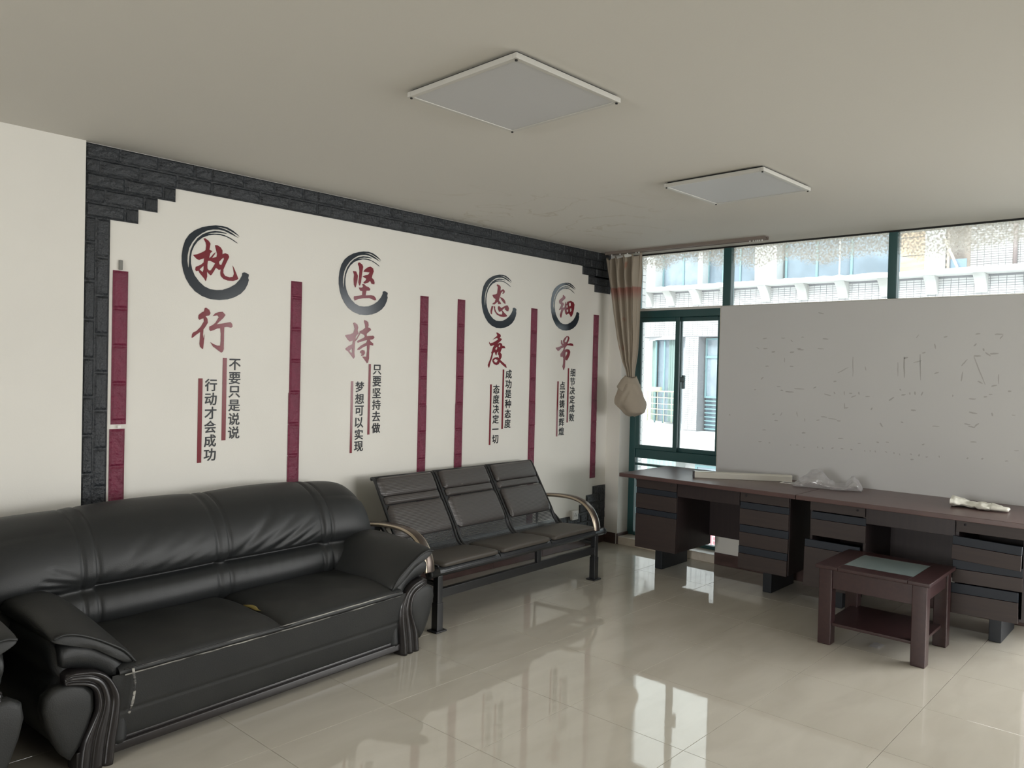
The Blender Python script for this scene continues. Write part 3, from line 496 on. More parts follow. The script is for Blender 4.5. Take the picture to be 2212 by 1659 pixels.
def text_mesh(name, ch, size, m, par, x, z, th=0.0015, width=None, bold=0.0):
    cu = bpy.data.curves.new('t', 'FONT'); cu.body = ch; cu.size = 1.0; cu.offset = bold; cu.resolution_u = 3
    o = bpy.data.objects.new('t', cu); C.objects.link(o); bpy.context.view_layer.update()
    dg = bpy.context.evaluated_depsgraph_get(); me = bpy.data.meshes.new_from_object(o.evaluated_get(dg)); bpy.data.objects.remove(o)
    if not me.vertices: return None
    xs = [v.co.x for v in me.vertices]; ys = [v.co.y for v in me.vertices]
    cx, cy = (min(xs) + max(xs)) / 2, (min(ys) + max(ys)) / 2; wd = max(xs) - min(xs); ht = max(ys) - min(ys)
    s = size / max(wd, ht) if ch != '一' else size / wd
    me.clear_geometry() if False else None
    v0 = [((v.co.x - cx) * s, (v.co.y - cy) * s) for v in me.vertices]; f0 = [tuple(q.vertices) for q in me.polygons]
    V = []; F = []; n0 = len(v0)
    from collections import Counter
    cnt = Counter(); 
    for f in f0:
        for a_, b_ in zip(f, f[1:] + f[:1]): cnt[(min(a_, b_), max(a_, b_))] += 1
    for q, (dx, dy) in enumerate(((0, 0), (1, 0), (-1, 0), (0, 1), (0, -1)) if bold else ((0, 0),)):
        k = len(V); t_ = th + q * 0.00002
        V += [(x_ + dx * bold, -t_, y_ + dy * bold) for x_, y_ in v0] + [(x_ + dx * bold, 0, y_ + dy * bold) for x_, y_ in v0]
        F += [tuple(k + a_ for a_ in reversed(f)) if True else f for f in f0]
        F += [(k + a_, k + b_, k + n0 + b_, k + n0 + a_) for (a_, b_), c_ in cnt.items() if c_ == 1]
    me2 = bpy.data.meshes.new(name); me2.from_pydata(V, [], F); me2.update(); bpy.data.meshes.remove(me); me = me2
    me.materials.clear(); me.materials.append(m)
    ob = bpy.data.objects.new(name, me); C.objects.link(ob); ob.parent = par; ob.location = (x, 0, z); return ob
SL = [('zhi', 'xing', 2.131, 2.133, 2.252, 1.594, 2.110, 1.475, '不要只是说说', '行动才会成功', 'slogan above the long sofa, ring wholly dark around its red brush character', 0.024),
      ('jian', 'chi', 3.155, 2.118, 3.277, 1.582, 3.137, 1.466, '只要坚持去做', '梦想可以实现', 'slogan between two burgundy strips, above the gap between sofa and bench', 0.017),
      ('tai', 'du', 4.462, 2.105, 4.587, 1.569, 4.448, 1.450, '成功是种态度', '态度决定一切', 'third slogan from the sofa, ring partly pale, above the right end of the bench', 0.017),
      ('xi', 'jie', 5.290, 2.128, 5.415, 1.594, 5.275, 1.479, '细节决定成败', '点滴铸就辉煌', 'fourth slogan, nearest the curtain and the window corner', 0.018)]
for a, b, cx, cz, tx, tz, ux, uz, t1, t2, lab, sw in SL:
    p = empty('wall_slogan', (cx, WY - 0.0008, cz), label=lab, cat='wall lettering', group='acrylic calligraphy slogans on the left wall')
    polymesh('brush_ring', [[CIRCLE]], 0.0018, M_ink, p, sc_=1.0 if a != 'xi' else 0.985)
    polymesh('large_character', GLYPH[a], 0.0018, M_inkred, p); polymesh('large_character', GLYPH[b], 0.0018, M_inkred, p)
    for (xx, zz, tt) in ((tx, tz, t1), (ux, uz, t2)):
        for i, ch in enumerate(tt):
            text_mesh('small_character', ch, 0.069, M_inkblk, p, xx - cx, zz - cz - 0.034 - 0.0788 * i, bold=0.0011)
        box('stripe', xx - cx - 0.062 - sw / 2, xx - cx - 0.062 + sw / 2, -0.0018, 0, zz - cz - 0.470, zz - cz + 0.003, M_inkred, p)

# ------------------------------------------------------------------ ceiling panel lamps
def lamp(x0, x1, y0, y1, rz, lab):
    cx, cy = (x0 + x1) / 2, (y0 + y1) / 2; hx, hy = (x1 - x0) / 2, (y1 - y0) / 2
    p = empty('ceiling_panel_lamp', (cx, cy, CZ), rz, label=lab, cat='ceiling lamp', group='square flush panel lamps on the ceiling')
    box('housing', -hx + .015, hx - .015, -hy + .015, hy - .015, -0.012, -0.0005, M_gap, p)
    mb = MB(); f = 0.02; z0, z1 = -0.030, -0.010
    mb.box(-hx, hx, -hy, -hy + f, z0, z1).box(-hx, hx, hy - f, hy, z0, z1).box(-hx, -hx + f, -hy + f, hy - f, z0, z1).box(hx - f, hx, -hy + f, hy - f, z0, z1)
    mb.obj('lamp_frame', M_lampframe, p, bevel=0.002)
    box('diffuser', -hx + f, hx - f, -hy + f, hy - f, -0.027, -0.012, M_panel, p)
    for sx in (-1, 1):
        for sy in (-1, 1):
            tube('corner_screw', [(sx * (hx - .012), sy * (hy - .012), -0.035), (sx * (hx - .012), sy * (hy - .012), -0.029)], 0.005, M_gap, p, n=8)
    return p
lamp(1.972, 2.562, 1.800, 2.398, R_(-2.0), 'unlit square ceiling panel lamp nearer the camera, dark gaps along its back edges')
lamp(3.848, 4.428, 1.785, 2.388, R_(-1.5), 'unlit square ceiling panel lamp nearer the windows')

# ------------------------------------------------------------------ leather sofas
PAD_PIPE = mat('scuffed_piping', (0.02, 0.02, 0.02), 0.45)
def scuff(m):
    N, L, b = nodes(m); tc = N.new('ShaderNodeTexCoord'); nz = N.new('ShaderNodeTexNoise'); nz.inputs['Scale'].default_value = 9; nz.inputs['Detail'].default_value = 8
    mp = N.new('ShaderNodeMapping'); mp.inputs['Scale'].default_value = (0.6, 3, 6); L.new(tc.outputs['Object'], mp.inputs[0]); L.new(mp.outputs[0], nz.inputs['Vector'])
    cr = N.new('ShaderNodeValToRGB'); cr.color_ramp.elements[0].position = 0.42; cr.color_ramp.elements[1].position = 0.55
    cr.color_ramp.elements[0].color = (0.016, 0.016, 0.016, 1); cr.color_ramp.elements[1].color = (0.36, 0.35, 0.32, 1)
    L.new(nz.outputs['Fac'], cr.inputs[0]); L.new(cr.outputs[0], b.inputs['Base Color'])
scuff(PAD_PIPE)
LEG_IN = [(1.744, .385), (1.716, .399), (1.643, .387), (1.591, .355), (1.558, .311), (1.538, .26), (1.539, .175), (1.550, .10), (1.560, .0)]
LEG_OUT = [(1.742, .350), (1.711, .343), (1.663, .323), (1.637, .29), (1.632, .226), (1.652, .178), (1.683, .114), (1.692, .065), (1.697, .0)]
def make_sofa(name, loc, rz, Wd, label, cat, group, zs=1.0, seats=2, scuffed=True):
    root = empty(name, loc, rz, label=label, cat=cat, group=group); root.scale = (1, 1, zs)
    W0 = 1.597; dW = Wd - W0
    def S(side, s): return s + dW if side > 0 else W0 - s      # side +1 right arm, -1 mirrored about the full sofa
    def SS(side, s):                                             # right-arm coordinate -> local s
        return s + dW if side > 0 else W0 - s
    # base
    box('frame_body', 0.03, Wd - 0.03, 0.03, 0.86, 0.03, 0.33, M_leather, root)
    g = grid('front_panel', lambda u, v: (0.02 + u * (Wd - 0.04), 0.004 - 0.036 * v ** .7 - 0.014 * (1 - (2 * u - 1) ** 2) * v + 0.003 * gs(v - .42, .02), 0.075 + v * 0.268), 30, 40, M_leather2, root)
    mbx = MB(); mbx.box(0.0, Wd - 0.0, -0.012, 0.04, 0.028, 0.066).box(0.0, Wd, 0.0, 0.04, 0.062, 0.082); mbx.obj('base_rail', M_wood_black, root, bevel=0.006)
    # seat cushions
    n = seats; a0 = 0.045; a1 = Wd - 0.045; step = (a1 - a0) / n
    prof = [(-.030, .338), (-.036, .345), (-.032, .360), (-.012, .376), (.03, .387), (.10, .397), (.22, .404), (.36, .406), (.48, .402), (.60, .395)]
    pc = catmull([Vector((a, b, 0)) for a, b in prof], 4)
    for k in range(n):
        s0 = a0 + k * step; s1 = s0 + step
        def fn(u, v, s0=s0, s1=s1, k=k):
            p = pc[min(len(pc) - 1, int(round(v * (len(pc) - 1))))]; t, z = p.x, p.y
            e = abs(2 * u - 1); crown = 1 - e ** 12; top = sst(.34, .39, z)
            s = s0 + (s1 - s0) * u
            t2 = t - 0.014 * (1 - (2 * s / Wd - 1) ** 2) * (1 - sst(.0, .4, t))
            inner = (k < n - 1 and u > .5) or (k > 0 and u < .5)
            z2 = z - (0.034 if inner else 0.012) * (1 - crown) * top - 0.004 * math.sin(s * 23 + t * 9) * top * math.sin(t * 13)
            if inner and e > .985: t2 += 0.006
            z2 += 0.004 * gs(u - .5, .25) * top
            return (s, t2, z2)
        grid('seat_cushion', fn, 40, len(pc), M_leather2, root)
    # worn piping along the seat front
    def edge(z, dt, amp=0.0): return [(a0 + 0.02 + (a1 - a0 - .04) * i / 40, -0.036 + dt - 0.014 * (1 - (2 * (a0 + (a1 - a0) * i / 40) / Wd - 1) ** 2), z + amp * math.sin(i * 1.7)) for i in range(41)]
    pm = PAD_PIPE if scuffed else M_leather
    tube('seat_piping', edge(.359, .001, .0006), 0.0028, pm, root, n=6, label='black piping rubbed white'); tube('seat_piping', edge(.338, -.003, .0006), 0.0028, pm, root, n=6, label='black piping rubbed white')
    if scuffed:
        tube('loose_piping', catmull([(a0 + .045, -.052, .36), (a0 + .05, -.058, .30), (a0 + .046, -.056, .24), (a0 + .035, -.045, .185)], 4), 0.005, pm, root, n=6, label='loose piping hanging from the left seat corner')
        blob = grid('torn_foam', lambda u, v: (0.800 + 0.030 * math.sin(PI * u) * (v - .5) - .006 * math.sin(u * 9), 0.15 + 0.15 * u, 0.383 + 0.010 * math.sin(PI * v) * math.sin(PI * u)), 10, 6, M_foam, root, label='yellow foam showing through a tear between the seats')
    # backrest : a single upholstered surface with seams, creases and folds pressed in
    bp = [(.52, .34), (.475, .39), (.455, .45), (.470, .51), (.505, .548), (.490, .578), (.478, .62), (.488, .68), (.522, .75), (.575, .812), (.635, .85), (.71, .875), (.79, .868), (.85, .83), (.885, .76), (.90, .60), (.90, .35), (.90, .09)]
    bc = catmull([Vector((a, b, 0)) for a, b in bp], 7); nb = len(bc)
    A = -0.285; B = Wd + 0.185; cS = (A + B) / 2; hS = (B - A) / 2
    if seats == 2: strips_ = [0.155, 0.80, Wd - 0.155]
    else: strips_ = [0.155, Wd - 0.155]
    folds = []
    for k in range(seats):
        o = strips_[k] + .05; e_ = strips_[k + 1] - .05; wd = e_ - o; full = 1.0 if k == seats - 1 else 0.30
        folds += [(o + .0, .572, o + wd * .50, .78, .022, .012 * full), (o + wd * .16, .572, o + wd * .72, .735, .017, .009 * full), (o + wd * .40, .575, o + wd * .92, .715, .016, .013 * full),
                  (o + wd * .62, .578, o + wd * .99, .675, .012, .010 * full), (o + wd * .80, .58, o + wd * 1.0, .63, .009, .006 * full)]
        for q in range(6): folds.append((o + wd * (.12 + .13 * q), .545, o + wd * (.09 + .13 * q), .48, .010, .0030 * (1 if k else .4)))
    folds += [(-.08, .60, .09, .575, .010, .010), (-.05, .63, .10, .59, .009, .009), (-.02, .67, .11, .61, .010, .007), (-.02, .57, .10, .50, .012, .006)]
    folds += [(-.30, .55, .02, .50, .012, .010)]
    def segd(px, pz, a, b, c, d):
        vx, vz = c - a, d - b; t = max(0, min(1, ((px - a) * vx + (pz - b) * vz) / (vx * vx + vz * vz))); return math.hypot(px - a - t * vx, pz - b - t * vz), t
    def back(u, v):
        u = 0.5 - 0.5 * math.cos(PI * (0.5 * u + 0.25) * 1) if False else u
        q = 2 * u - 1; q = math.copysign(1 - (1 - abs(q)) ** 1.25, q)
        s = cS + q * hS; f = v * (nb - 1); i = min(nb - 2, int(f)); fr_ = f - i; p = bc[i].lerp(bc[i + 1], fr_); t, z = p.x, p.y
        qq = abs(q); e = max(0.0, 1 - qq ** 11) ** (1 / 9) if hS > .8 and q > 0 else (max(0.0, 1 - qq ** 14) ** (1 / 14) if hS > .8 else max(0.0, 1 - qq ** 5) ** (1 / 5))
        # depth of press-ins, only on the front and the top
        front = 1 - sst(.74, .86, t)
        d = 0.0
        for c in strips_:
            d += 0.008 * gs(abs(s - c) - .032, .0075) - 0.004 * gs(s - c, .022)
        inner = sst(strips_[0] + .01, strips_[0] + .05, s) * (1 - sst(strips_[-1] - .05, strips_[-1] - .01, s))
        if seats == 2: inner *= 1 - 0.75 * gs(s - strips_[1], .03)
        d += 0.026 * gs(z - .558, .011) * inner * front
        wing = 1 - inner
        # panels puff between the strips
        for k in range(seats):
            a_, b_ = strips_[k], strips_[k + 1]
            if a_ < s < b_: d -= 0.016 * math.sin(PI * (s - a_) / (b_ - a_)) ** .6 * front * (1 if z > .4 else .4)
        for (fa, fb, fc, fd, fw, fa_) in folds:
            if abs(s - (fa + fc) / 2) < abs(fc - fa) / 2 + .05 and abs(z - (fb + fd) / 2) < abs(fd - fb) / 2 + .05:
                dd, tt = segd(s, z, fa, fb, fc, fd); d += fa_ * gs(dd, fw) * (1 - .75 * tt) * min(1, .35 + tt * 4)
        d *= front
        # wing end: tops roll down, front edge comes a little forward
        zz = 0.34 + (z - 0.34) * (0.0 + e) if z > 0.34 else z
        tm = 0.69; t2 = tm + (t - tm) * (0.35 + 0.65 * e)
        t2 -= 0.03 * wing * sst(.5, .9, qq) * front * (1 if z < .8 else .5)
        n_z = 0.0 if z < .78 else 1.0
        bend = sst(.76, .86, z)
        return (s, t2 + d * (1 - bend), zz - d * bend)
    grid('backrest', back, 260 if seats == 2 else 130, 112, M_leather, root, close=True)
    # arms
    for side in (1, -1):
        f_ = lambda s: SS(side, s)
        body = [(1.52, .03), (1.69, .03), (1.745, .11), (1.785, .20), (1.80, .28), (1.79, .335), (1.755, .37), (1.775, .41), (1.785, .45), (1.775, .50), (1.74, .53), (1.60, .50), (1.50, .41)]
        N_ = len(body)
        rings = [(0.02, 0.985), (0.10, 1.0), (0.45, 1.01), (0.80, 1.0), (0.86, .97)]
        V = []
        for t, k in rings: V += [(f_(1.64 + (s - 1.64) * k), t, z) for s, z in body]
        F = [(i * N_ + j, i * N_ + (j + 1) % N_, (i + 1) * N_ + (j + 1) % N_, (i + 1) * N_ + j) for i in range(len(rings) - 1) for j in range(N_)]
        F += [tuple(range(N_)), tuple(range((len(rings) - 1) * N_, len(rings) * N_))]
        o = mesh('arm_body', V, F, M_leather, root, smooth=True, sub=1); fixn(o)
        # rounded front roll: a fat scroll from the seat corner up and over to the outside
        cen = catmull([(1.535, .06, 0), (1.530, .18, 0), (1.535, .29, 0), (1.565, .375, 0), (1.625, .425, 0), (1.70, .452, 0), (1.752, .452, 0)], 5)
        wid = [.045, .045, .045, .05, .055, .058, .05, .0]
        V = []; F = []; m_ = len(cen); K = 14
        for i, c in enumerate(cen):
            tg = (cen[min(i + 1, m_ - 1)] - cen[max(i - 1, 0)]).normalized(); nr = Vector((-tg.y, tg.x, 0))
            ww = interp([(0, .04), (.35, .04), (.6, .050), (.8, .056), (.93, .052), (1.0, .036)], i / (m_ - 1))
            for k in range(K):
                a = 2 * PI * k / K; ca, sa_ = math.cos(a), math.sin(a)
                V.append((f_(c.x + nr.x * ww * ca), 0.035 - 0.048 * abs(sa_) ** .7 * (1 if sa_ > 0 else -1), c.y + nr.y * ww * ca))
        for i in range(m_ - 1):
            for k in range(K): F.append((i * K + k, i * K + (k + 1) % K, (i + 1) * K + (k + 1) % K, (i + 1) * K + k))
        F += [tuple(range(K)), tuple(range((m_ - 1) * K, m_ * K))]
        o = mesh('arm_front', V, F, M_leather, root, smooth=True); fixn(o)
        # armrest pad
        secs = []
        for t, dz, k, fw in ((-.030, -.020, .93, 0), (-.012, -.004, .99, 0), (.03, .004, 1, .1), (.12, .018, 1, .35), (.25, .030, 1, .7), (.40, .036, 1, 1), (.55, .030, 1, 1), (.68, .015, .98, 1), (.76, -.005, .9, 1)):
            top = [(1.475, .375), (1.488, .405), (1.525, .44 + .02 * fw), (1.575, .476 + .05 * fw), (1.635, .517 + .045 * fw), (1.70, .548 + .018 * fw), (1.755, .560), (1.790, .553), (1.800, .535)]
            bot = [(1.785, .518), (1.74, .515), (1.68, .49), (1.61, .445), (1.55, .395), (1.50, .362)]
            ring = []
            for j, (s, z) in enumerate(top + bot):
                c = (1.64, .47); ring.append((c[0] + (s - c[0]) * k, t, c[1] + (z - c[1]) * k + (dz if j < 9 else 0) * (0.4 if j in (0, 8) else 1) - (0.0)))
            secs.append(ring)
        K = len(secs[0]); V = [(f_(s), t, z) for r in secs for s, t, z in r]
        F = [(i * K + k, i * K + (k + 1) % K, (i + 1) * K + (k + 1) % K, (i + 1) * K + k) for i in range(len(secs) - 1) for k in range(K)]
        F += [tuple(range(K)), tuple(range((len(secs) - 1) * K, len(secs) * K))]
        o = mesh('arm_pad', V, F, M_leather2, root, smooth=True, sub=2); fixn(o)
        pip = [(f_(1.64 + (s - 1.64) * .985), -.026, .47 + (z + -.006 - .47) * .98) for s, z in [(1.482, .378), (1.525, .432), (1.575, .470), (1.635, .508), (1.70, .540), (1.752, .553), (1.790, .545)]]
        tube('arm_piping', catmull(pip, 5), 0.0045, M_leather, root, n=8)
        # oval cushion panel beside the carved leg
        ov = [(1.635, .30), (1.67, .335), (1.72, .352), (1.775, .348), (1.812, .325), (1.820, .275), (1.805, .215), (1.775, .14), (1.745, .085), (1.715, .055), (1.68, .10), (1.65, .17), (1.632, .23)]
        K = len(ov); oc = (1.735, .235); V = []
        for t, k in ((.03, 1.0), (.0, 1.0), (-.010, .95), (-.016, .8), (-.019, .4)): V += [(f_(oc[0] + (s - oc[0]) * k), t, oc[1] + (z - oc[1]) * k) for s, z in ov]
        F = [(i * K + j, i * K + (j + 1) % K, (i + 1) * K + (j + 1) % K, (i + 1) * K + j) for i in range(4) for j in range(K)] + [tuple(range(4 * K, 5 * K)), tuple(range(K))]
        o = mesh('side_panel', V, F, M_leather2, root, smooth=True); fixn(o)
        # carved wooden leg with three flowing ridges
        li = catmull([Vector((a, b, 0)) for a, b in LEG_IN], 5); lo = catmull([Vector((a, b, 0)) for a, b in LEG_OUT], 5); m_ = len(li); K = 25; V = []; F = []
        for i in range(m_):
            hook = interp([(0, .35), (.12, .8), (.2, 1), (1, 1)], i / (m_ - 1))
            for k in range(K):
                u = k / (K - 1); c = lo[i].lerp(li[i], u)
                d = 0.020 + 0.016 * hook * abs(math.sin(PI * 3 * u)) ** .5 * (1.15 if u > .6 else .9)
                if k in (0, K - 1): d = -0.03
                elif k in (1, K - 2): d = 0.010
                V.append((f_(c.x), 0.0 - d, c.y))
        for i in range(m_ - 1):
            for k in range(K - 1): F.append((i * K + k, i * K + k + 1, (i + 1) * K + k + 1, (i + 1) * K + k))
        F += [tuple(range(K)), tuple(range((m_ - 1) * K, m_ * K))]
        o = mesh('carved_leg', V, F, M_wood_black, root, smooth=True); fixn(o)
        box('rear_foot', min(f_(1.60), f_(1.70)), max(f_(1.60), f_(1.70)), .74, .82, 0, .09, M_wood_black, root)
        bx = sorted((f_(1.565), f_(1.695))); box('leg_block', bx[0], bx[1], -.012, .07, 0, .08, M_wood_black, root, bevel=.004)
    return root
def fixn(o):
    bm = bmesh.new(); bm.from_mesh(o.data); bmesh.ops.recalc_face_normals(bm, faces=bm.faces); bm.to_mesh(o.data); bm.free()
SA = R_(3.93)
make_sofa('leather_sofa', (1.17, 3.178, 0), SA, 1.597, 'long black leather sofa with carved front legs and white-rubbed seat piping', 'sofa', None)
make_sofa('leather_armchair', (0.032, 3.030, 0), SA, 0.62, 'black leather armchair cut off by the picture edge, only its arm showing', 'armchair', None, zs=1.10, seats=1, scuffed=False)

# ------------------------------------------------------------------ steel waiting bench
def pad_mat():
    m = mat('ribbed_brown_vinyl', (0.058, 0.051, 0.048), 0.36, spec=0.7); N, L, b = nodes(m)
    tc = N.new('ShaderNodeTexCoord'); sp = N.new('ShaderNodeSeparateXYZ'); L.new(tc.outputs['Object'], sp.inputs[0])
    mu = N.new('ShaderNodeMath'); mu.operation = 'MULTIPLY'; mu.inputs[1].default_value = 2 * PI / 0.0085; L.new(sp.outputs[2], mu.inputs[0])
    sn = N.new('ShaderNodeMath'); sn.operation = 'SINE'; L.new(mu.outputs[0], sn.inputs[0])
    bp = N.new('ShaderNodeBump'); bp.inputs['Strength'].default_value = 0.45; bp.inputs['Distance'].default_value = 0.001; L.new(sn.outputs[0], bp.inputs['Height']); L.new(bp.outputs[0], b.inputs['Normal']); return m
M_pad = pad_mat()
M_seatpad = mat('grey_brown_vinyl', (0.060, 0.052, 0.043), 0.5, bump=0.04, bscale=200, spec=0.5)
M_wornpatch = mat('scraped_vinyl_patch', (0.22, 0.21, 0.19), 0.7, bump=0.6, bscale=90)
def perf_mat():
    m = mat('perforated_black_steel', (0.03, 0.032, 0.035), 0.28, spec=0.6); N, L, b = nodes(m); tc = N.new('ShaderNodeTexCoord'); sp = N.new('ShaderNodeSeparateXYZ'); L.new(tc.outputs['UV'], sp.inputs[0])
    fs = []
    for ax, per in ((0, 50.0), (1, 1.0)):
        mu = N.new('ShaderNodeMath'); mu.operation = 'MULTIPLY'; mu.inputs[1].default_value = per * PI; L.new(sp.outputs[ax], mu.inputs[0])
        sn = N.new('ShaderNodeMath'); sn.operation = 'SINE'; L.new(mu.outputs[0], sn.inputs[0]); ab = N.new('ShaderNodeMath'); ab.operation = 'ABSOLUTE'; L.new(sn.outputs[0], ab.inputs[0]); fs.append(ab)
    mn = N.new('ShaderNodeMath'); mn.operation = 'MULTIPLY'; L.new(fs[0].outputs[0], mn.inputs[0]); L.new(fs[1].outputs[0], mn.inputs[1])
    gt = N.new('ShaderNodeMath'); gt.operation = 'GREATER_THAN'; gt.inputs[1].default_value = 0.74; L.new(mn.outputs[0], gt.inputs[0])
    # margin without holes
    m1 = N.new('ShaderNodeMath'); m1.operation = 'SUBTRACT'; m1.inputs[1].default_value = 0.5; L.new(sp.outputs[0], m1.inputs[0]); m2 = N.new('ShaderNodeMath'); m2.operation = 'ABSOLUTE'; L.new(m1.outputs[0], m2.inputs[0])
    m3 = N.new('ShaderNodeMath'); m3.operation = 'LESS_THAN'; m3.inputs[1].default_value = 0.435; L.new(m2.outputs[0], m3.inputs[0])
    al = N.new('ShaderNodeMath'); al.operation = 'MULTIPLY'; L.new(gt.outputs[0], al.inputs[0]); L.new(m3.outputs[0], al.inputs[1])
    iv = N.new('ShaderNodeMath'); iv.operation = 'SUBTRACT'; iv.inputs[0].default_value = 1.0; L.new(al.outputs[0], iv.inputs[1]); L.new(iv.outputs[0], b.inputs['Alpha']); return m
M_perf = perf_mat()
bn = empty('waiting_bench', (3.115, 3.432, 0), R_(2.1), label='three-seat black steel waiting bench with padded backs and curved metal arms', cat='bench')
tube('front_beam', [(-.045, 0, .352), (1.785, 0, .352)], .026, M_black, bn, n=16)
for x in (-.047, 1.787): tube('beam_cap', [(x - .004, 0, .352), (x + .004, 0, .352)], .0285, M_black, bn, n=16)
tube('rear_beam', [(-.085, .56, .545), (1.74, .56, .575)], .026, M_black, bn, n=16)
tube('beam_cap', [(-.098, .56, .545), (-.084, .56, .545)], .031, M_black, bn, n=16)
box('lower_rail', .03, 1.68, -.018, .018, .198, .252, M_black, bn, bevel=.004)
box('centre_strut', .965, 1.005, -.014, .014, .25, .335, M_black, bn, bevel=.003)
for x in (0.028, 1.672):
    box('leg', x - .021, x + .021, -.021, .021, .16, .335, M_black, bn, bevel=.004)
    box('leg_sleeve', x - .0245, x + .0245, -.0245, .0245, .008, .172, M_black, bn, bevel=.003)
    box('foot_plate', x - .045, x + .045, -.04, .04, 0, .010, M_black, bn, bevel=.003)
    tube('side_brace', [(x, .02, .278), (x, .56, .30), (x, .56, .545)], .017, M_black, bn, n=8)
    tube('side_bracket', [(x, .0, .35), (x, .30, .37), (x, .52, .545)], .013, M_black, bn, n=8)
BX0 = 0.015; BW = 0.545
shell = catmull([Vector((a, b, 0)) for a, b in [(-.03, .352), (-.02, .376), (.02, .388), (.12, .388), (.22, .380), (.29, .380), (.335, .400), (.365, .44), (.395, .50), (.47, .62), (.545, .74), (.60, .828), (.618, .842)]], 5)
for k in range(3):
    x0 = BX0 + k * BW + .004; x1 = x0 + BW - .008
    V = []; F = []; UV = []; ns = len(shell); nx = 2
    acc = 0; vv = []
    for i, p in enumerate(shell):
        if i: acc += (shell[i] - shell[i - 1]).length
        vv.append(acc)
    for i, p in enumerate(shell): V += [(x0, p.x, p.y), (x1, p.x, p.y)]
    F = [(2 * i, 2 * i + 1, 2 * i + 3, 2 * i + 2) for i in range(ns - 1)]
    o = mesh('seat_shell', V, F, M_perf, bn, smooth=True); uv = o.data.uv_layers.new(name='UVMap')
    for poly in o.data.polygons:
        for li in poly.loop_indices:
            vi = o.data.loops[li].vertex_index; uv.data[li].uv = ((vi % 2), vv[vi // 2] / 0.0108)
    for xs in (x0 + .009, x1 - .009): tube('back_rail', [(xs, p.x - .002, p.y) for p in shell[8:]] , .0095, M_black, bn, n=8, up=(1, 0, 0))
    tube('top_roll', [(x0, .625, .842), (x1, .625, .842)], .012, M_black, bn, n=10)
    # seat pad
    def sp_(u, v, x0=x0, x1=x1):
        a = 2 * PI * v; cx, hx = (x0 + x1) / 2, (x1 - x0) / 2 - .004; q = 2 * u - 1
        e = max(0, 1 - abs(q) ** 14) ** (1 / 14)
        c, s = math.cos(a), math.sin(a); vy = .125 + .158 * math.copysign(abs(c) ** .30, c) * (0.55 + .45 * e); vz = .392 + .018 * math.copysign(abs(s) ** .5, s) * e - .006 * (vy > .2)
        return (cx + q * hx, vy, vz - .01 * (vy - .125) * 2 + (.004 * (1 - q * q) if s > 0 else 0))
    o = grid('seat_pad', sp_, 24, 33, M_seatpad, bn, close=True)
    # back pads: headrest, roll, lumbar
    cpos = lambda z: interp([(.38, .300), (.40, .335), (.44, .365), (.50, .395), (.62, .47), (.74, .545), (.828, .60), (.86, .63)], z)
    for nm, z0, z1, th in (('headrest_pad', .732, .843, .026), ('back_roll', .684, .728, .020), ('back_pad', .484, .678, .026)):
        def bp_(u, v, z0=z0, z1=z1, th=th, x0=x0, x1=x1):
            a = 2 * PI * v; q = 2 * u - 1; hx = (x1 - x0) / 2 - .022; cx = (x0 + x1) / 2; e = max(0, 1 - abs(q) ** 12) ** (1 / 12)
            c, s = math.cos(a), math.sin(a); zz = (z0 + z1) / 2 + (z1 - z0) / 2 * math.copysign(abs(c) ** .42, c) * (.75 + .25 * e)
            d = th * (max(s, 0) ** .55) * e
            return (cx + q * hx, cpos(zz) - d * .82 - .001, zz + d * .55 * (0.4 if abs(c) > .9 else 1))
        o = grid(nm, bp_, 26, 41, M_pad, bn, close=True)
    if k == 1:
        rnd = random.Random(3); V = []; F = []
        for q in range(16):
            uu = rnd.uniform(0, 1); cxx = x0 + .19 + uu * .10; zz = .766 + uu * .034 + rnd.uniform(-.014, .014); wv, hv = rnd.uniform(.008, .028), rnd.uniform(.0025, .008); rot = .5
            yv = cpos(zz) - .0270; n_ = len(V)
            for aa, bb_ in ((-1, -.6), (-.3, -1), (1, -.2), (.9, .5), (0, 1), (-.8, .4)):
                X = aa * wv; Z = bb_ * hv + X * rot; V.append((cxx + X, yv + Z * .62, zz + Z))
            F.append(tuple(range(n_, n_ + 6)))
        mesh('scraped_patch', V, F, M_wornpatch, bn, label='pale scraped patch on the middle headrest')
arm_path = [(.555, .572), (.42, .588), (.30, .594), (.20, .588), (.12, .566), (.06, .525), (.02, .470), (.0, .415), (-.006, .368)]
ap = catmull([Vector((0, a, b)) for a, b in arm_path], 6)
def flatbar(name, xc, hw, th, m, off=0.0):
    V = []; F = []; K = 16; n_ = len(ap)
    for i, p in enumerate(ap):
        t = (ap[min(i + 1, n_ - 1)] - ap[max(i - 1, 0)]).normalized(); nr = Vector((0, t.z, -t.y)); nr = -nr if nr.z < 0 or (abs(nr.z) < .3 and nr.y > 0) else nr
        for k in range(K):
            a = 2 * PI * k / K; V.append((xc + hw * math.copysign(abs(math.cos(a)) ** .6, math.cos(a)), p.y + nr.y * (th * math.sin(a) + off), p.z + nr.z * (th * math.sin(a) + off)))
    F = [(i * K + k, i * K + (k + 1) % K, (i + 1) * K + (k + 1) % K, (i + 1) * K + k) for i in range(n_ - 1) for k in range(K)] + [tuple(range(K)), tuple(range((n_ - 1) * K, n_ * K))]
    o = mesh(name, V, F, m, bn, smooth=True); fixn(o); return o
for xc in (-.052 + .0, 1.690):
    o = flatbar('armrest', xc, .040, .013, M_bronze); flatbar('armrest_grip', xc, .029, .010, M_armpad, .006)
    box('arm_bracket', xc - .02, xc + .02, .515, .56, .515, .565, M_black, bn, bevel=.003)

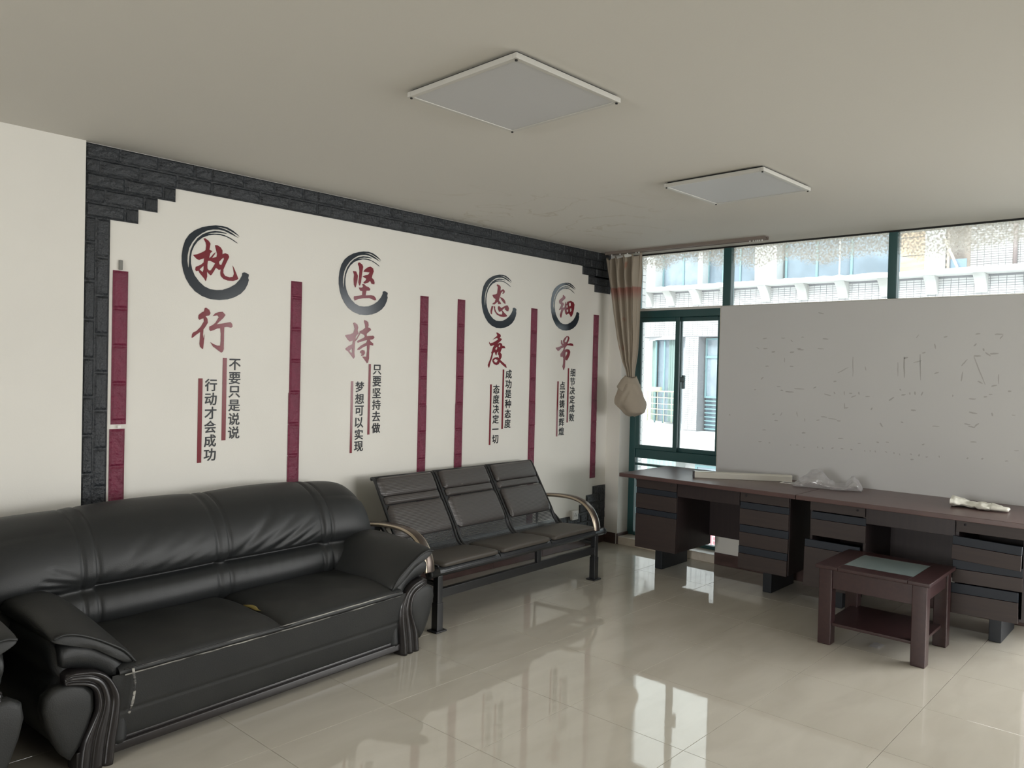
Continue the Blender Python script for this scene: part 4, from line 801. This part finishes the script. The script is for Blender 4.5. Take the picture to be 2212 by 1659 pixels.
# wall socket just above the bench's right arm
so = empty('wall_socket', (5.462, WY, .304), label='white wall socket above the stepped bricks behind the bench arm', cat='socket')
box('socket_box', -.043, .043, -.034, 0, -.041, .041, M_white2, so, bevel=.004)
box('socket_face', -.030, .030, -.037, -.033, -.030, .030, M_white2, so, bevel=.003)
mb = MB(); mb.box(-.012, -.008, -.0385, -.0365, -.01, .006).box(.008, .012, -.0385, -.0365, -.01, .006).box(-.003, .003, -.0385, -.0365, .010, .016); mb.obj('socket_slot', M_dark, so)

# ------------------------------------------------------------------ desks
DZ = 0.778
def make_desk(y1, y0, label, mess):
    """desk with its top between y0 (right end) and y1 (left end); drawer fronts face the room"""
    d = empty('office_desk', (5.14, y1, 0), label=label, cat='desk', group='double-pedestal office desks below the whiteboard')
    L = y1 - y0
    def bb(name, x0, x1, a0, a1, z0, z1, m, **k): return box(name, x0, x1, -a1, -a0, z0, z1, m, d, **k)
    bb('desktop', 0.0, .742, 0.0005, L - .0005, DZ - .030, DZ, M_top, bevel=.003)
    XF = 0.075
    bb('top_rail', XF + .012, .70, .10, L - .08, DZ - .050, DZ - .030, M_desk)
    peds = mess['peds']
    for pi, (a0, a1) in enumerate(peds):
        mbx = MB(); zb = .203
        mbx.box(XF + .016, .62, -a1, -a1 + .016, zb, DZ - .03).box(XF + .016, .62, -a0 - .016, -a0, zb, DZ - .03).box(XF + .016, .62, -a1 + .016, -a0 - .016, zb, zb + .016).box(.604, .62, -a1 + .016, -a0 - .016, zb + .016, DZ - .03)
        mbx.obj('pedestal', M_desk, d)
        lc = (a0 + a1) / 2 + mess['leg'][pi]
        bb('foot', XF + .22, XF + .62, lc - .033, lc + .033, 0, zb, M_dark if False else M_black2, bevel=.004)
        for (zt, zm, z0, dx, da, tilt) in mess['drawers'][pi]:
            # a drawer: brown face with a navy pull strip along its top (or bottom)
            dr = empty('drawer', (XF + dx, -(a0 + da), 0)); dr.parent = d; dr.rotation_euler = (tilt[0], 0, tilt[1])
            wd = a1 - a0 - .004
            if zm < zt: box('pull_strip', .004, .020, -wd, -.002, zm, zt, M_navy, dr, bevel=.002)
            box('drawer_front', 0, .018, -wd, -.002, z0, zm - .001, M_drawer, dr, bevel=.002)
            box('drawer_box', .018, .40, -wd + .03, -.03, z0 + .02, zm - .035, M_desk, dr)
    bb('centre_drawer', XF, XF + .018, peds[0][1] + .003, peds[1][0] - .003, .640, DZ - .032, M_desk, bevel=.002)
    bb('modesty_panel', .60, .616, peds[0][1], peds[1][0], .275, DZ - .03, M_desk)
    for pi in (0, 1):
        a = peds[pi][1] - .05 if pi == 0 else peds[pi][0] + .05
        tube('drawer_lock', [(XF - .003, -a, DZ - .06), (XF + .004, -a, DZ - .06)], .007, M_dark, d, n=10)
    return d
M_black2 = mat('black_painted_foot', (0.009, 0.012, 0.017), 0.5)
T0 = (0, 0)
dA = [[(.747, .747, .672, 0, 0, T0), (.670, .627, .512, 0, 0, T0), (.508, .466, .202, 0, 0, T0)],
      [(.747, .747, .674, 0, 0, T0), (.670, .624, .512, 0, 0, T0), (.508, .456, .358, 0, 0, T0), (.356, .306, .198, -.004, -.003, T0)]]
make_desk(3.530, 2.112, 'left office desk nearer the window, navy drawer pulls, aluminium profile lying on it', dict(peds=[(.112, .480), (.990, 1.352)], leg=(-.096, -.06), drawers=dA))
dB = [[(.747, .747, .679, 0, 0, T0), (.671, .623, .512, .004, .005, T0), (.485, .436, .172, -.016, -.030, (R_(.6), R_(1)))],
      [(.747, .747, .672, 0, 0, T0), (.648, .598, .510, -.02, -.03, (R_(1.6), R_(-1.5))), (.505, .452, .372, -.01, -.004, (R_(-.8), R_(2))), (.366, .310, .190, -.02, -.02, (R_(-1.0), R_(1.5)))]]
make_desk(2.108, 0.715, 'right office desk, drawers hanging crooked, thin glove lying on its top', dict(peds=[(.070, .428), (.942, 1.300)], leg=(-.06, .0), drawers=dB))

# things lying on the desks
al = empty('aluminium_profile', (5.375, 3.010, DZ), 0, label='long aluminium profile with one dark end lying across the left desk', cat='metal profile')
dv = Vector((5.770 - 5.375, 2.400 - 3.010, 0)); Lp = dv.length; al.rotation_euler = (0, 0, math.atan2(dv.y, dv.x))
prism('profile_body', [(-.030, 0.001), (.032, .001), (.034, .008), (.028, .012), (.030, .040), (.022, .050), (-.020, .050), (-.030, .042)], 0.012, Lp, M_silver, al, axis='x', bevel=.002)
prism('end_cap', [(-.030, 0.001), (.032, .001), (.030, .050), (-.028, .050)], 0, .012, M_dark, al, axis='x', bevel=.002)
gr = empty('cable_grommet', (5.68, 2.385, DZ), R_(2), label='white square cable grommet in the left desktop beside the aluminium profile', cat='cable grommet')
mb = MB(); mb.box(-.042, .042, -.050, -.038, 0, .004).box(-.042, .042, .038, .050, 0, .004).box(-.042, -.030, -.038, .038, 0, .004).box(.030, .042, -.038, .038, 0, .004)
mb.obj('grommet_frame', M_white2, gr, bevel=.001); box('grommet_opening', -.030, .030, -.038, .038, .0003, .0015, M_dark, gr)

def plastic_mat():
    m = bpy.data.materials.new('thin_clear_plastic'); m.use_nodes = True; N = m.node_tree.nodes; L = m.node_tree.links; N.remove(N['Principled BSDF'])
    tr = N.new('ShaderNodeBsdfTransparent'); gl = N.new('ShaderNodeBsdfGlossy'); gl.inputs['Roughness'].default_value = .18; df = N.new('ShaderNodeBsdfDiffuse'); df.inputs[0].default_value = (.85, .84, .86, 1)
    tl = N.new('ShaderNodeBsdfTranslucent'); tl.inputs[0].default_value = (.85, .85, .88, 1)
    a = N.new('ShaderNodeMixShader'); a.inputs[0].default_value = .5; L.new(df.outputs[0], a.inputs[1]); L.new(tl.outputs[0], a.inputs[2])
    b = N.new('ShaderNodeMixShader'); b.inputs[0].default_value = .30; L.new(a.outputs[0], b.inputs[1]); L.new(gl.outputs[0], b.inputs[2])
    lw = N.new('ShaderNodeLayerWeight'); lw.inputs[0].default_value = .35; mr = N.new('ShaderNodeMapRange'); mr.inputs[3].default_value = .34; mr.inputs[4].default_value = .85; L.new(lw.outputs['Facing'], mr.inputs[0])
    c = N.new('ShaderNodeMixShader'); L.new(mr.outputs[0], c.inputs[0]); L.new(tr.outputs[0], c.inputs[1]); L.new(b.outputs[0], c.inputs[2]); L.new(c.outputs[0], N['Material Output'].inputs[0]); return m
M_bag = plastic_mat()
from mathutils import noise as mnoise
def bagfn(u, v):
    a = 2 * PI * v; x = (u - .5) * .46; hw = .105 * math.sin(PI * min(1, max(0.0, u * .93 + .04))) ** .45
    ht = interp([(0, .012), (.08, .045), (.25, .120), (.40, .125), (.50, .080), (.62, .040), (.76, .045), (.86, .105), (.94, .08), (1, .015)], u)
    c, s = math.cos(a), math.sin(a); z = ht * (.5 + .5 * s) ** (1.4); y = hw * c * (1 - .3 * (s > .5))
    n_ = mnoise.noise_vector(Vector((x * 16, y * 22, z * 30 + 3))); n2 = mnoise.noise_vector(Vector((x * 40, y * 44, z * 50)))
    return (x + n_.x * .010, y + n_.y * .012 + n2.x * .005, max(.0012, z + (n_.z * .014 + n2.z * .006) * (1 if s > -.5 else .2)))
bag = grid('plastic_bag', bagfn, 60, 40, M_bag, label='crumpled clear plastic bag on the desks below the whiteboard', cat='plastic bag')
bag.location = (5.62, 2.075, DZ + .002); bag.rotation_euler = (0, 0, R_(-76))
# disposable glove
gv = empty('disposable_glove', (5.545, 1.110, DZ + .001), R_(-84), label='thin cream disposable glove lying palm down on the right desk', cat='glove')
def finger(name, pts, r, fl=.55):
    P = catmull([(a, b, c) for a, b, c in pts], 4); n_ = len(P); rr = [r * (interp([(0, .8), (.2, 1), (.85, .95), (.96, .75), (1, .35)], i / (n_ - 1))) for i in range(n_)]
    V, F = tubed(P, rr, 10, True); V = [(x, y, max(.001, .002 + (z - .002) * fl + .006 * fl)) for x, y, z in V]; return V, F
def cuff(u, v):
    a = 2 * PI * v; x = -.155 + .215 * u; wv = interp([(0, .052), (.12, .055), (.35, .042), (.6, .048), (.85, .052), (1, .048)], u); hv = interp([(0, .022), (.2, .019), (.45, .013), (1, .013)], u)
    c, s = math.cos(a), math.sin(a); nz = mnoise.noise(Vector((x * 40, c * 3, s * 3))) * .006
    return (x, wv * c + .01 * math.sin(u * 5), max(.001, hv * (1 + s) * .8 + nz))
gv.scale = (1.0, 1.7, 1.7)
grid('glove_palm', cuff, 26, 24, M_latex, gv)
for pts, r in (([(.03, -.034, .008), (.08, -.040, .012), (.130, -.036, .010), (.158, -.034, .008)], .014), ([(.03, -.010, .008), (.08, -.004, .014), (.12, -.006, .010), (.160, -.004, .008)], .012),
               ([(.03, .012, .008), (.07, .018, .016), (.10, .014, .012), (.118, .010, .01)], .012), ([(.03, .034, .008), (.06, .038, .016), (.085, .034, .010)], .012), ([(-.03, .045, .008), (.0, .062, .012), (.03, .060, .010)], .012)):
    V, F = finger('f', pts, r); mesh('glove_finger', V, F, M_latex, gv, smooth=True)

# ------------------------------------------------------------------ whiteboard standing behind the desks
wb = empty('whiteboard', (5.893, 0.50, 0), label='large grey-white board with faint wiped writing standing behind the desks', cat='whiteboard')
box('board_panel', 0.0, .024, 0.0, 2.585, .762, 2.133, M_board, wb, bevel=.003)
mb = MB(); mb.box(-.001, .025, -.004, 0.0, .76, 2.135).box(-.001, .025, 2.585, 2.589, .76, 2.135).box(-.001, .025, -.004, 2.589, 2.133, 2.137); mb.obj('board_edge', M_silver, wb)
V = []; F = []
rnd = random.Random(11)
for (a, b, c, d) in MARKS:
    dx, dz = c - a, d - b; L_ = math.hypot(dx, dz) or .01; nx_, nz_ = -dz / L_, dx / L_; w_ = rnd.uniform(.0022, .0046); n0 = len(V); K = 5
    for i in range(K):
        t = i / (K - 1); wv = w_ * (0.4 + .8 * math.sin(PI * (t * .8 + .15))); jx = rnd.uniform(-.0012, .0012)
        V += [(-.0004, a + dx * t + nx_ * (wv + jx), b + dz * t + nz_ * (wv + jx)), (-.0004, a + dx * t - nx_ * (wv - jx), b + dz * t - nz_ * (wv - jx))]
    F += [(n0 + 2 * i, n0 + 2 * i + 1, n0 + 2 * i + 3, n0 + 2 * i + 2) for i in range(K - 1)]
mesh('marker_residue', V, F, M_smear, wb, kind='stuff', label='faint remains of wiped marker writing')

# ------------------------------------------------------------------ small side table
tb = empty('side_table', (4.64, 1.165, 0), R_(0.5), label='small dark cherry side table with a frosted glass inset and lower shelf', cat='side table')
TX, TY, TZ = .530, .580, .468
mb = MB(); o_ = -.018; gx0, gx1, gy0, gy1 = .095, .450, .095, .470
mb.box(o_, TX - o_, o_, gy0, TZ - .022, TZ).box(o_, TX - o_, gy1, TY - o_, TZ - .022, TZ).box(o_, gx0, gy0, gy1, TZ - .022, TZ).box(gx1, TX - o_, gy0, gy1, TZ - .022, TZ)
mb.obj('top_frame', M_tablew, tb, bevel=.004)
box('glass_inset', gx0, gx1, gy0, gy1, TZ - .018, TZ - .0015, M_frost, tb)
for x in (0, TX - .075):
    for y in (0, TY - .075): box('leg', x, x + .075, y, y + .075, 0, TZ - .022, M_tablew, tb, bevel=.005)
box('apron', .012, .032, .075, TY - .075, TZ - .135, TZ - .022, M_tablew, tb, bevel=.002)
box('apron', TX - .032, TX - .012, .075, TY - .075, TZ - .135, TZ - .022, M_tablew, tb, bevel=.002)
box('apron', .075, TX - .075, .012, .032, TZ - .115, TZ - .022, M_tablew, tb, bevel=.002)
box('apron', .075, TX - .075, TY - .032, TY - .012, TZ - .115, TZ - .022, M_tablew, tb, bevel=.002)
box('shelf', .02, TX - .02, .03, TY - .03, .112, .130, M_tablew, tb, bevel=.003)
tw = grid('plastic_scrap', lambda u, v: ((u - .5) * .10, (v - .5) * .06, .002 + .010 * abs(mnoise.noise(Vector((u * 5, v * 5, 1))))), 12, 8, M_bag, label='tiny scrap of clear plastic on the floor under the side table', cat='plastic scrap')
tw.location = (4.83, 1.47, .001)

# ------------------------------------------------------------------ curtain and its ceiling track
trk = empty('curtain_track', (5.775, 0, CZ), label='brown curtain track running along the ceiling above the window corner', cat='curtain track')
mb = MB(); mb.box(0, .060, 2.665, 4.18, -.008, -.0005).box(0, .006, 2.665, 4.18, -.026, -.008).box(.054, .060, 2.665, 4.18, -.026, -.008).box(.027, .033, 2.665, 4.18, -.022, -.008)
mb.obj('track_rail', M_track, trk)
for y in (2.70, 2.72, 2.735, 2.75, 2.77, 2.80, 3.83, 3.86, 3.95, 4.03, 4.12): box('runner', .012, .022, y - .004, y + .004, -.036, -.020, M_white2, trk)
def curtain_mat():
    m = mat('beige_curtain_cloth', (0.50, 0.435, 0.35), 0.85, bump=0.25, bscale=300); N, L, b = nodes(m)
    geo = N.new('ShaderNodeNewGeometry'); sp = N.new('ShaderNodeSeparateXYZ'); L.new(geo.outputs['Position'], sp.inputs[0])
    cr = N.new('ShaderNodeValToRGB'); mr = N.new('ShaderNodeMapRange'); mr.inputs[1].default_value = 1.15; mr.inputs[2].default_value = 2.65; L.new(sp.outputs[2], mr.inputs[0])
    E_ = cr.color_ramp.elements; base = (0.50, 0.435, 0.35, 1); red = (0.42, 0.215, 0.175, 1)
    E_[0].position = 0; E_[0].color = base; E_[1].position = 1; E_[1].color = base
    for p, c in ((.70, base), (.765, red), (.783, red), (.786, base)):
        e = E_.new(p); e.color = c
    L.new(mr.outputs[0], cr.inputs[0])
    nz = N.new('ShaderNodeTexNoise'); nz.inputs['Scale'].default_value = 7; nz.inputs['Detail'].default_value = 1; L.new(geo.outputs['Position'], nz.inputs['Vector'])
    r2 = N.new('ShaderNodeMapRange'); r2.inputs[1].default_value = .66; r2.inputs[2].default_value = .72; r2.inputs[3].default_value = 0; r2.inputs[4].default_value = .65; L.new(nz.outputs['Fac'], r2.inputs[0])
    mx = N.new('ShaderNodeMix'); mx.data_type = 'RGBA'; L.new(r2.outputs[0], mx.inputs[0]); L.new(cr.outputs[0], mx.inputs[6]); mx.inputs[7].default_value = (0.44, 0.20, 0.13, 1); L.new(mx.outputs[2], b.inputs['Base Color'])
    tl = N.new('ShaderNodeBsdfTranslucent'); L.new(mx.outputs[2], tl.inputs[0]); ms = N.new('ShaderNodeMixShader'); ms.inputs[0].default_value = .25
    L.new(b.outputs[0], ms.inputs[1]); L.new(tl.outputs[0], ms.inputs[2]); L.new(ms.outputs[0], N['Material Output'].inputs[0]); return m
M_cur = curtain_mat()
ct = empty('curtain', (5.80, 0, 0), label='beige curtain with a faded red band tied into a big knot beside the window', cat='curtain')
Lt = [(1.54, 3.918), (1.60, 3.94), (1.67, 3.985), (1.87, 4.05), (2.09, 4.10), (2.33, 4.148), (2.62, 4.195)]
Rt = [(1.54, 3.832), (1.67, 3.828), (1.89, 3.820), (2.32, 3.813), (2.62, 3.806)]
def cf(u, v):
    z = 1.53 + 1.082 * v; l = interp(Lt, z); r = interp(Rt, z); w_ = l - r
    fold = math.sin(2 * PI * (4.3 * u + .12 * math.sin(3 * v))) * .65 + .35 * math.sin(2 * PI * (9.1 * u + .3 * v))
    # pinch pleats at the heading
    pin = gs(z - 2.43, .10)
    amp = .040 * (w_ / .36) ** .7 * (1 + .5 * pin)
    y = r + w_ * (u + .018 * math.sin(2 * PI * 4.3 * u + 1.3)); dz = .018 * math.sin(2 * PI * 4.3 * u + .5) * sst(2.45, 2.63, z)
    x = amp * fold - .02 * (1 - sst(1.53, 1.75, z)) + .008 * mnoise.noise(Vector((u * 6, z * 4, 0)))
    return (x, y, z + dz - .02 * sst(2.5, 2.63, z) * u)
o = grid('curtain_cloth', cf, 90, 70, M_cur, ct)
so_ = o.modifiers.new('thick', 'SOLIDIFY'); so_.thickness = .002
KL = [(1.188, 3.872), (1.20, 3.905), (1.236, 3.94), (1.292, 4.006), (1.341, 4.011), (1.42, 3.984), (1.50, 3.950), (1.545, 3.918)]
KR = [(1.188, 3.835), (1.20, 3.800), (1.225, 3.735), (1.318, 3.734), (1.42, 3.770), (1.50, 3.805), (1.545, 3.828)]
def kf(z0, z1, k, seed, wr):
    def f(u, v):
        z = z0 + (z1 - z0) * v; l, r = interp(KL, z), interp(KR, z); c = (l + r) / 2; h_ = (l - r) / 2 * k; a = 2 * PI * u
        n_ = mnoise.noise(Vector((math.cos(a) * 1.6 + seed, math.sin(a) * 1.6, z * 9))) ; tw_ = -1.6 * gs(math.sin(a * 1.5 + z * 7 + seed), .30) - 1.2 * gs(math.sin(a * 2.5 - z * 11 + 1), .22) + .4
        rr = 1 + wr * (n_ * 1.1 + tw_ * .5)
        return (-h_ * .85 * math.sin(a) * rr - .02, c + h_ * math.cos(a) * (1 + wr * .25 * n_), z + .012 * n_ * wr * 4)
    return f
grid('curtain_knot', kf(1.190, 1.47, 1.04, 2.0, .20), 60, 30, M_cur, ct)
def wrap(u, v):
    z = 1.545 - .135 * v; a = 2 * PI * u; skew = .045 * math.cos(a) * v
    z2 = z - .012 + skew * -1 * (-1) ; l, r = interp(KL, max(1.3, z)), interp(KR, max(1.3, z)); c = (l + r) / 2; h_ = (l - r) / 2 * (1.03 + .03 * v)
    return (-h_ * .92 * math.sin(a) * (1 + .05 * math.sin(a * 4 + z * 20)) - .02, c + h_ * math.cos(a), z2 + (.01 * math.sin(a * 2)))
o = grid('curtain_tie', wrap, 50, 12, M_cur, ct); so_ = o.modifiers.new('thick', 'SOLIDIFY'); so_.thickness = .004

# ------------------------------------------------------------------ outside: own tiled fin, street, opposite building
E_white = mat('ext_white_plaster', (0.72, 0.72, 0.71), 0.8, var=0.03, vscale=2)
E_dirty = mat('ext_stained_concrete', (0.62, 0.61, 0.60), 0.85, col2=(0.46, 0.45, 0.43), vscale=3, stretch=(1, 1, .35), bump=.2, bscale=20)
E_tile = mat('ext_facade_tile', (0.60, 0.585, 0.58), 0.35, var=0.05, vscale=3)
E_joint = mat('ext_tile_joint', (0.26, 0.255, 0.27), 0.9)
E_glass = mat('ext_window_glass', (0.27, 0.33, 0.39), 0.12, var=.18, vscale=2.5, spec=.8)
E_glass2 = mat('ext_dark_glass', (0.19, 0.25, 0.31), 0.12, var=.2, vscale=2, spec=.8)
E_teal = mat('ext_teal_frame', (0.22, 0.38, 0.41), 0.4)
E_cur = mat('ext_pale_curtain', (0.34, 0.44, 0.42), 0.8)
E_yel = mat('ext_yellow_rail', (0.78, 0.74, 0.48), 0.5)
E_ply = mat('ext_plywood', (0.78, 0.58, 0.38), 0.7, col2=(0.66, 0.44, 0.27), vscale=3, stretch=(1, .6, 6))
E_brick = mat('ext_brown_brick', (0.40, 0.33, 0.29), 0.8, col2=(0.50, 0.43, 0.38), vscale=7)
E_wood = mat('ext_timber', (0.80, 0.72, 0.58), 0.7)
E_blue = mat('ext_blue_board', (0.22, 0.31, 0.42), 0.6)
E_street = mat('ext_street_paving', (0.45, 0.45, 0.43), 0.9)
box('street', 6.4, 60, -30, 40, -4.2, -4.0, E_street, kind='structure')
fin = empty('facade_fin', (0, 0, 0), kind='structure')
box('fin_core', 6.205, 6.43, 4.165, 4.5, -2, 3.6, E_joint, fin)
z = -.6
while z < 3.4:
    for (x0, x1) in ((6.212, 6.318), (6.324, 6.43)): box('tile', x0, x1, 4.155, 4.166, z, z + .058, E_tile, fin)
    z += .0635
B = empty('opposite_building', (15, 0, 0), label='pale tiled building across the street with ledges, teal window frames and a curved bay', cat='building')
def eb(name, y0, y1, z0, z1, x0, x1, m, par=None, **k): return box(name, x0, x1, y0, y1, z0, z1, m, par or B, **k)
eb('wall', -1, 14, -4, 9, 1.0, 1.4, E_white)
eb('wall', -1, 9.9, 2.39, 3.40, .04, 1.0, E_joint)
eb('wall', -1, 9.9, -.17, .24, .04, 1.0, E_white)
eb('wall', -1, 9.9, 5.2, 9, .04, 1.0, E_white)
def tiles(y0, y1, z0, z1, x, tw=.118, th=.041):
    mb = MB(); nz = int((z1 - z0) / th); ny = int((y1 - y0) / tw)
    for i in range(ny):
        for j in range(nz):
            a = y0 + i * tw; c = z0 + j * th; g = .0045; x0 = x - .008
            n0 = len(mb.v); ya, yb, za, zb = a + g, a + tw - g, c + g, c + th - g
            mb.v += [(x0, ya, za), (x0, yb, za), (x0, yb, zb), (x0, ya, zb), (x, ya, za), (x, yb, za), (x, yb, zb), (x, ya, zb)]
            mb.f += [(n0, n0 + 3, n0 + 2, n0 + 1), (n0, n0 + 1, n0 + 5, n0 + 4), (n0 + 3, n0 + 7, n0 + 6, n0 + 2), (n0, n0 + 4, n0 + 7, n0 + 3), (n0 + 1, n0 + 2, n0 + 6, n0 + 5)]
    return mb.obj('facade_tile', E_tile, B, kind='stuff')
tiles(1.2, 9.88, 2.40, 3.38, .04)
# ledge with broken edge and brackets
def ledge(u, v):
    y = 9.9 - 10.9 * u; a = v * 2 * PI; n_ = mnoise.noise(Vector((y * 7, 3, 0))) * .018 + mnoise.noise(Vector((y * 2.2, 9, 0))) * .012
    c, s = math.cos(a), math.sin(a); sx = math.copysign(min(1, abs(c) * 1.5), c); sz = math.copysign(min(1, abs(s) * 1.5), s)
    return (-.12 + .17 * sx, y, 3.427 + .052 * sz + (n_ if sz > 0 else 0))
grid('ledge', ledge, 420, 13, E_white, B, close=True, smooth=False)
yb = 9.66
for k in range(14):
    c = 9.66 - .757 * k if k else 9.63; c = [9.63, 9.06, 8.42][k] if k < 3 else 8.42 - .757 * (k - 1) + .0
    if k >= 3: c = 7.70 - .757 * (k - 3) + (-.06 if k > 3 else 0)
    pv = [(-.26, 3.375), (.045, 3.375), (.045, 3.07), (.0, 3.07), (-.06, 3.18), (-.13, 3.28)]
    o = prism('bracket', [(a, b) for a, b in pv], c - .10, c + .085, E_dirty, B, bevel=.01)
# upper storey
def ewin(y0, y1, z0, z1, x, fr=.04, glass=None, mull=()):
    f = MB(); f.box(x, x + .06, y0, y0 + fr, z0, z1).box(x, x + .06, y1 - fr, y1, z0, z1).box(x, x + .06, y0 + fr, y1 - fr, z0, z0 + fr).box(x, x + .06, y0 + fr, y1 - fr, z1 - fr, z1)
    for m_ in mull: f.box(x, x + .06, m_ - fr / 2, m_ + fr / 2, z0 + fr, z1 - fr)
    w_ = f.obj('window_frame', E_teal, B); box('pane', x + .025, x + .035, y0 + fr / 2, y1 - fr / 2, z0 + fr / 2, z1 - fr / 2, glass or E_glass, w_); return w_
UZ = 3.46
ewin(8.46, 9.50, UZ, 5.1, .35, .035, E_glass, (8.97,)); eb('post', 8.36, 8.47, UZ, 5.2, .1, .4, E_white); eb('wall', 9.50, 9.9, UZ, 5.2, .04, 1, E_white)
ewin(7.24, 8.37, UZ, 5.1, .35, .035, E_glass2, (8.01, 7.62)); eb('blind', 6.99, 7.27, UZ + .02, 5.1, .30, .34, E_white); ewin(6.95, 7.28, UZ, 5.1, .36, .03, E_glass)
eb('column', 6.68, 6.97, UZ, 5.2, .02, 1.0, E_white)
ewin(4.62, 6.63, UZ, 5.1, .30, .045, E_glass2, (5.99, 5.33)); tube('rain_pipe', [(.05, 5.46, 3.45), (.05, 5.46, 5.3)], .018, E_white, B, n=8)
ewin(3.99, 4.60, UZ, 5.1, .30, .045, E_glass)
for k in range(5): eb('plywood_board', 4.03, 4.45, UZ + .03 + .33 * k, UZ + .345 + .33 * k, .26 + .004 * (k % 2), .275 + .004 * (k % 2), E_ply)
eb('column', 3.66, 3.98, UZ, 5.2, .0, 1.0, E_white)
eb('wall', -1, 3.40, UZ, 5.2, .60, 1.0, E_joint)
mb = MB()
for i in range(22):
    for j in range(42):
        a = 3.40 - .107 * (i + 1); zz = UZ + .041 * j; mb.box(.592, .60, a + .004, a + .103, zz + .004, zz + .037)
mb.obj('facade_tile', E_tile, B, kind='stuff')
mb = MB()
for j in range(34):
    for i in range(4):
        zz = UZ + .05 * j; x0 = .05 + i * .14 + (.07 if j % 2 else 0); mb.box(x0, x0 + .132, 3.63, 3.66, zz, zz + .044)
mb.obj('side_brick', E_brick, B, kind='stuff'); eb('wall', 3.60, 3.64, UZ, 5.2, .04, 1.0, E_brick)
eb('wall', 3.40, 3.62, UZ, 5.2, .62, .66, E_brick)
tube('drain_pipe', [(.55, 2.72, 3.46), (.55, 2.72, 5.2)], .035, mat('ext_brown_pipe', (.42, .34, .33), .6), B, n=8)
pk = tube('timber_prop', [(-.15, 3.43, 3.502), (-.026, 3.665, 4.02)], .022, E_wood, None, n=6, label='pale timber prop leaning on the ledge across the street', cat='timber'); pk.location = (15, 0, 0)
bb_ = box('blue_board', .10, .12, 3.345, 3.60, 3.482, 3.675, E_blue, label='small dark blue board standing on the ledge across the street', cat='board'); bb_.location = (15, 0, 0)
# curved bay
bay = lambda a: (0.02 + .42 * (1 - math.cos(a)), 8.87 + .95 * math.sin(a))
def arc(name, z0, z1, off, m, lumpy=0, a0=0, a1=PI / 2 * .98, n=40):
    def f(u, v):
        a = a0 + (a1 - a0) * u; x, y = bay(a); k = lumpy * math.sin(u * 70) + lumpy * .5 * math.sin(u * 31 + 1)
        return (x + off + k, y, z0 + (z1 - z0) * v)
    return grid(name, f, n, 2, m, B)
arc('bay_curtain', .52, 2.33, .16, E_cur, .018, 0, .34, 60); arc('bay_curtain', .52, 2.33, .16, E_cur, .018, .82, 1.5, 50)
arc('bay_window', .50, 2.35, .22, E_glass2); arc('bay_sill', .33, .48, -.04, mat('ext_beige_sill', (.72, .64, .56), .7)); arc('bay_ledge', .20, .33, -.10, E_white); arc('bay_lintel', 2.33, 2.42, -.02, mat('ext_grey_lintel', (.55, .54, .56), .7))
for a in (.40, .72): x, y = bay(a); tube('bay_post', [(x + .05, y, .48), (x + .05, y, 2.33)], .02, E_teal, B, n=6)
for zz, r in ((1.19, .016), (1.05, .009), (.91, .009), (.79, .009), (.67, .009)):
    tube('bay_rail', [(bay(.05 + 1.4 * i / 12)[0] - .02, bay(.05 + 1.4 * i / 12)[1], zz) for i in range(13)], r, E_yel, B, n=6)
for i in range(7): x, y = bay(.1 + 1.35 * i / 6); tube('bay_rail_post', [(x - .02, y, .50), (x - .02, y, 1.19)], .008, E_yel, B, n=6)
eb('ac_box', 9.28, 9.50, 1.20, 1.28, .0, .1, E_yel)  # air-conditioner box above the bay rail
eb('recess', 8.70, 8.87, .3, 2.39, .25, 1.0, mat('ext_grey_recess', (.5, .52, .56), .7))
for k in range(5):
    y1 = 8.69 - 1.75 * k
    eb('column', y1 - .32, y1, .35, 2.39, .04, 1.0, E_joint); tiles(y1 - .32, y1 + .03, .38, 2.39, .04, .107, .041)
    wv = ewin(y1 - 1.72, y1 - .345, 1.08, 2.37, .30, .04, E_glass, (y1 - 1.03,)); mbx = MB(); mbx.box(.28, .36, y1 - 1.70, y1 - .35, 1.94, 1.99); mbx.obj('window_bar', E_teal, B)
    wi = ewin(y1 - 1.55, y1 - .56, 1.12, 1.90, .42, .035, E_glass2, (y1 - 1.0,))
    eb('panel', y1 - 1.72, y1 - .345, .36, 1.08, .38, .42, E_glass2)
    for j in range(8): eb('louvre_slat', y1 - 1.70, y1 - .36, .40 + .086 * j, .425 + .086 * j, .30, .37, E_teal)
    eb('blind', y1 - .90, y1 - .62, 2.10, 2.20, .33, .345, E_white)
eb('ledge', -1, 8.70, .24, .36, -.12, 1.0, E_white)
# storey below
arc('bay_curtain', -2.2, -.22, .05, E_cur, .018, 0, 1.5, 80)
eb('wall', -1, 8.87, -4.0, -.17, .5, 1.0, E_tile)
for k in range(5): ewin(8.3 - 1.75 * k - .6, 8.3 - 1.75 * k + .3, -2.0, -.4, .44, .05, E_glass)
sg = empty('shop_sign', (14.6, 7.55, -1.72), label='pink-red shop sign with white lettering seen low through the window glass', cat='sign')
box('sign_board', 0, .05, -.75, .75, -.35, .28, mat('sign_red', (.62, .20, .24), .5), sg)
tx = text_mesh('sign_letter', '旧', .22, E_white, sg, 0, 0, .01)
tx.rotation_euler = (0, 0, R_(-90)); tx.location = (-.002, .10, -.10)
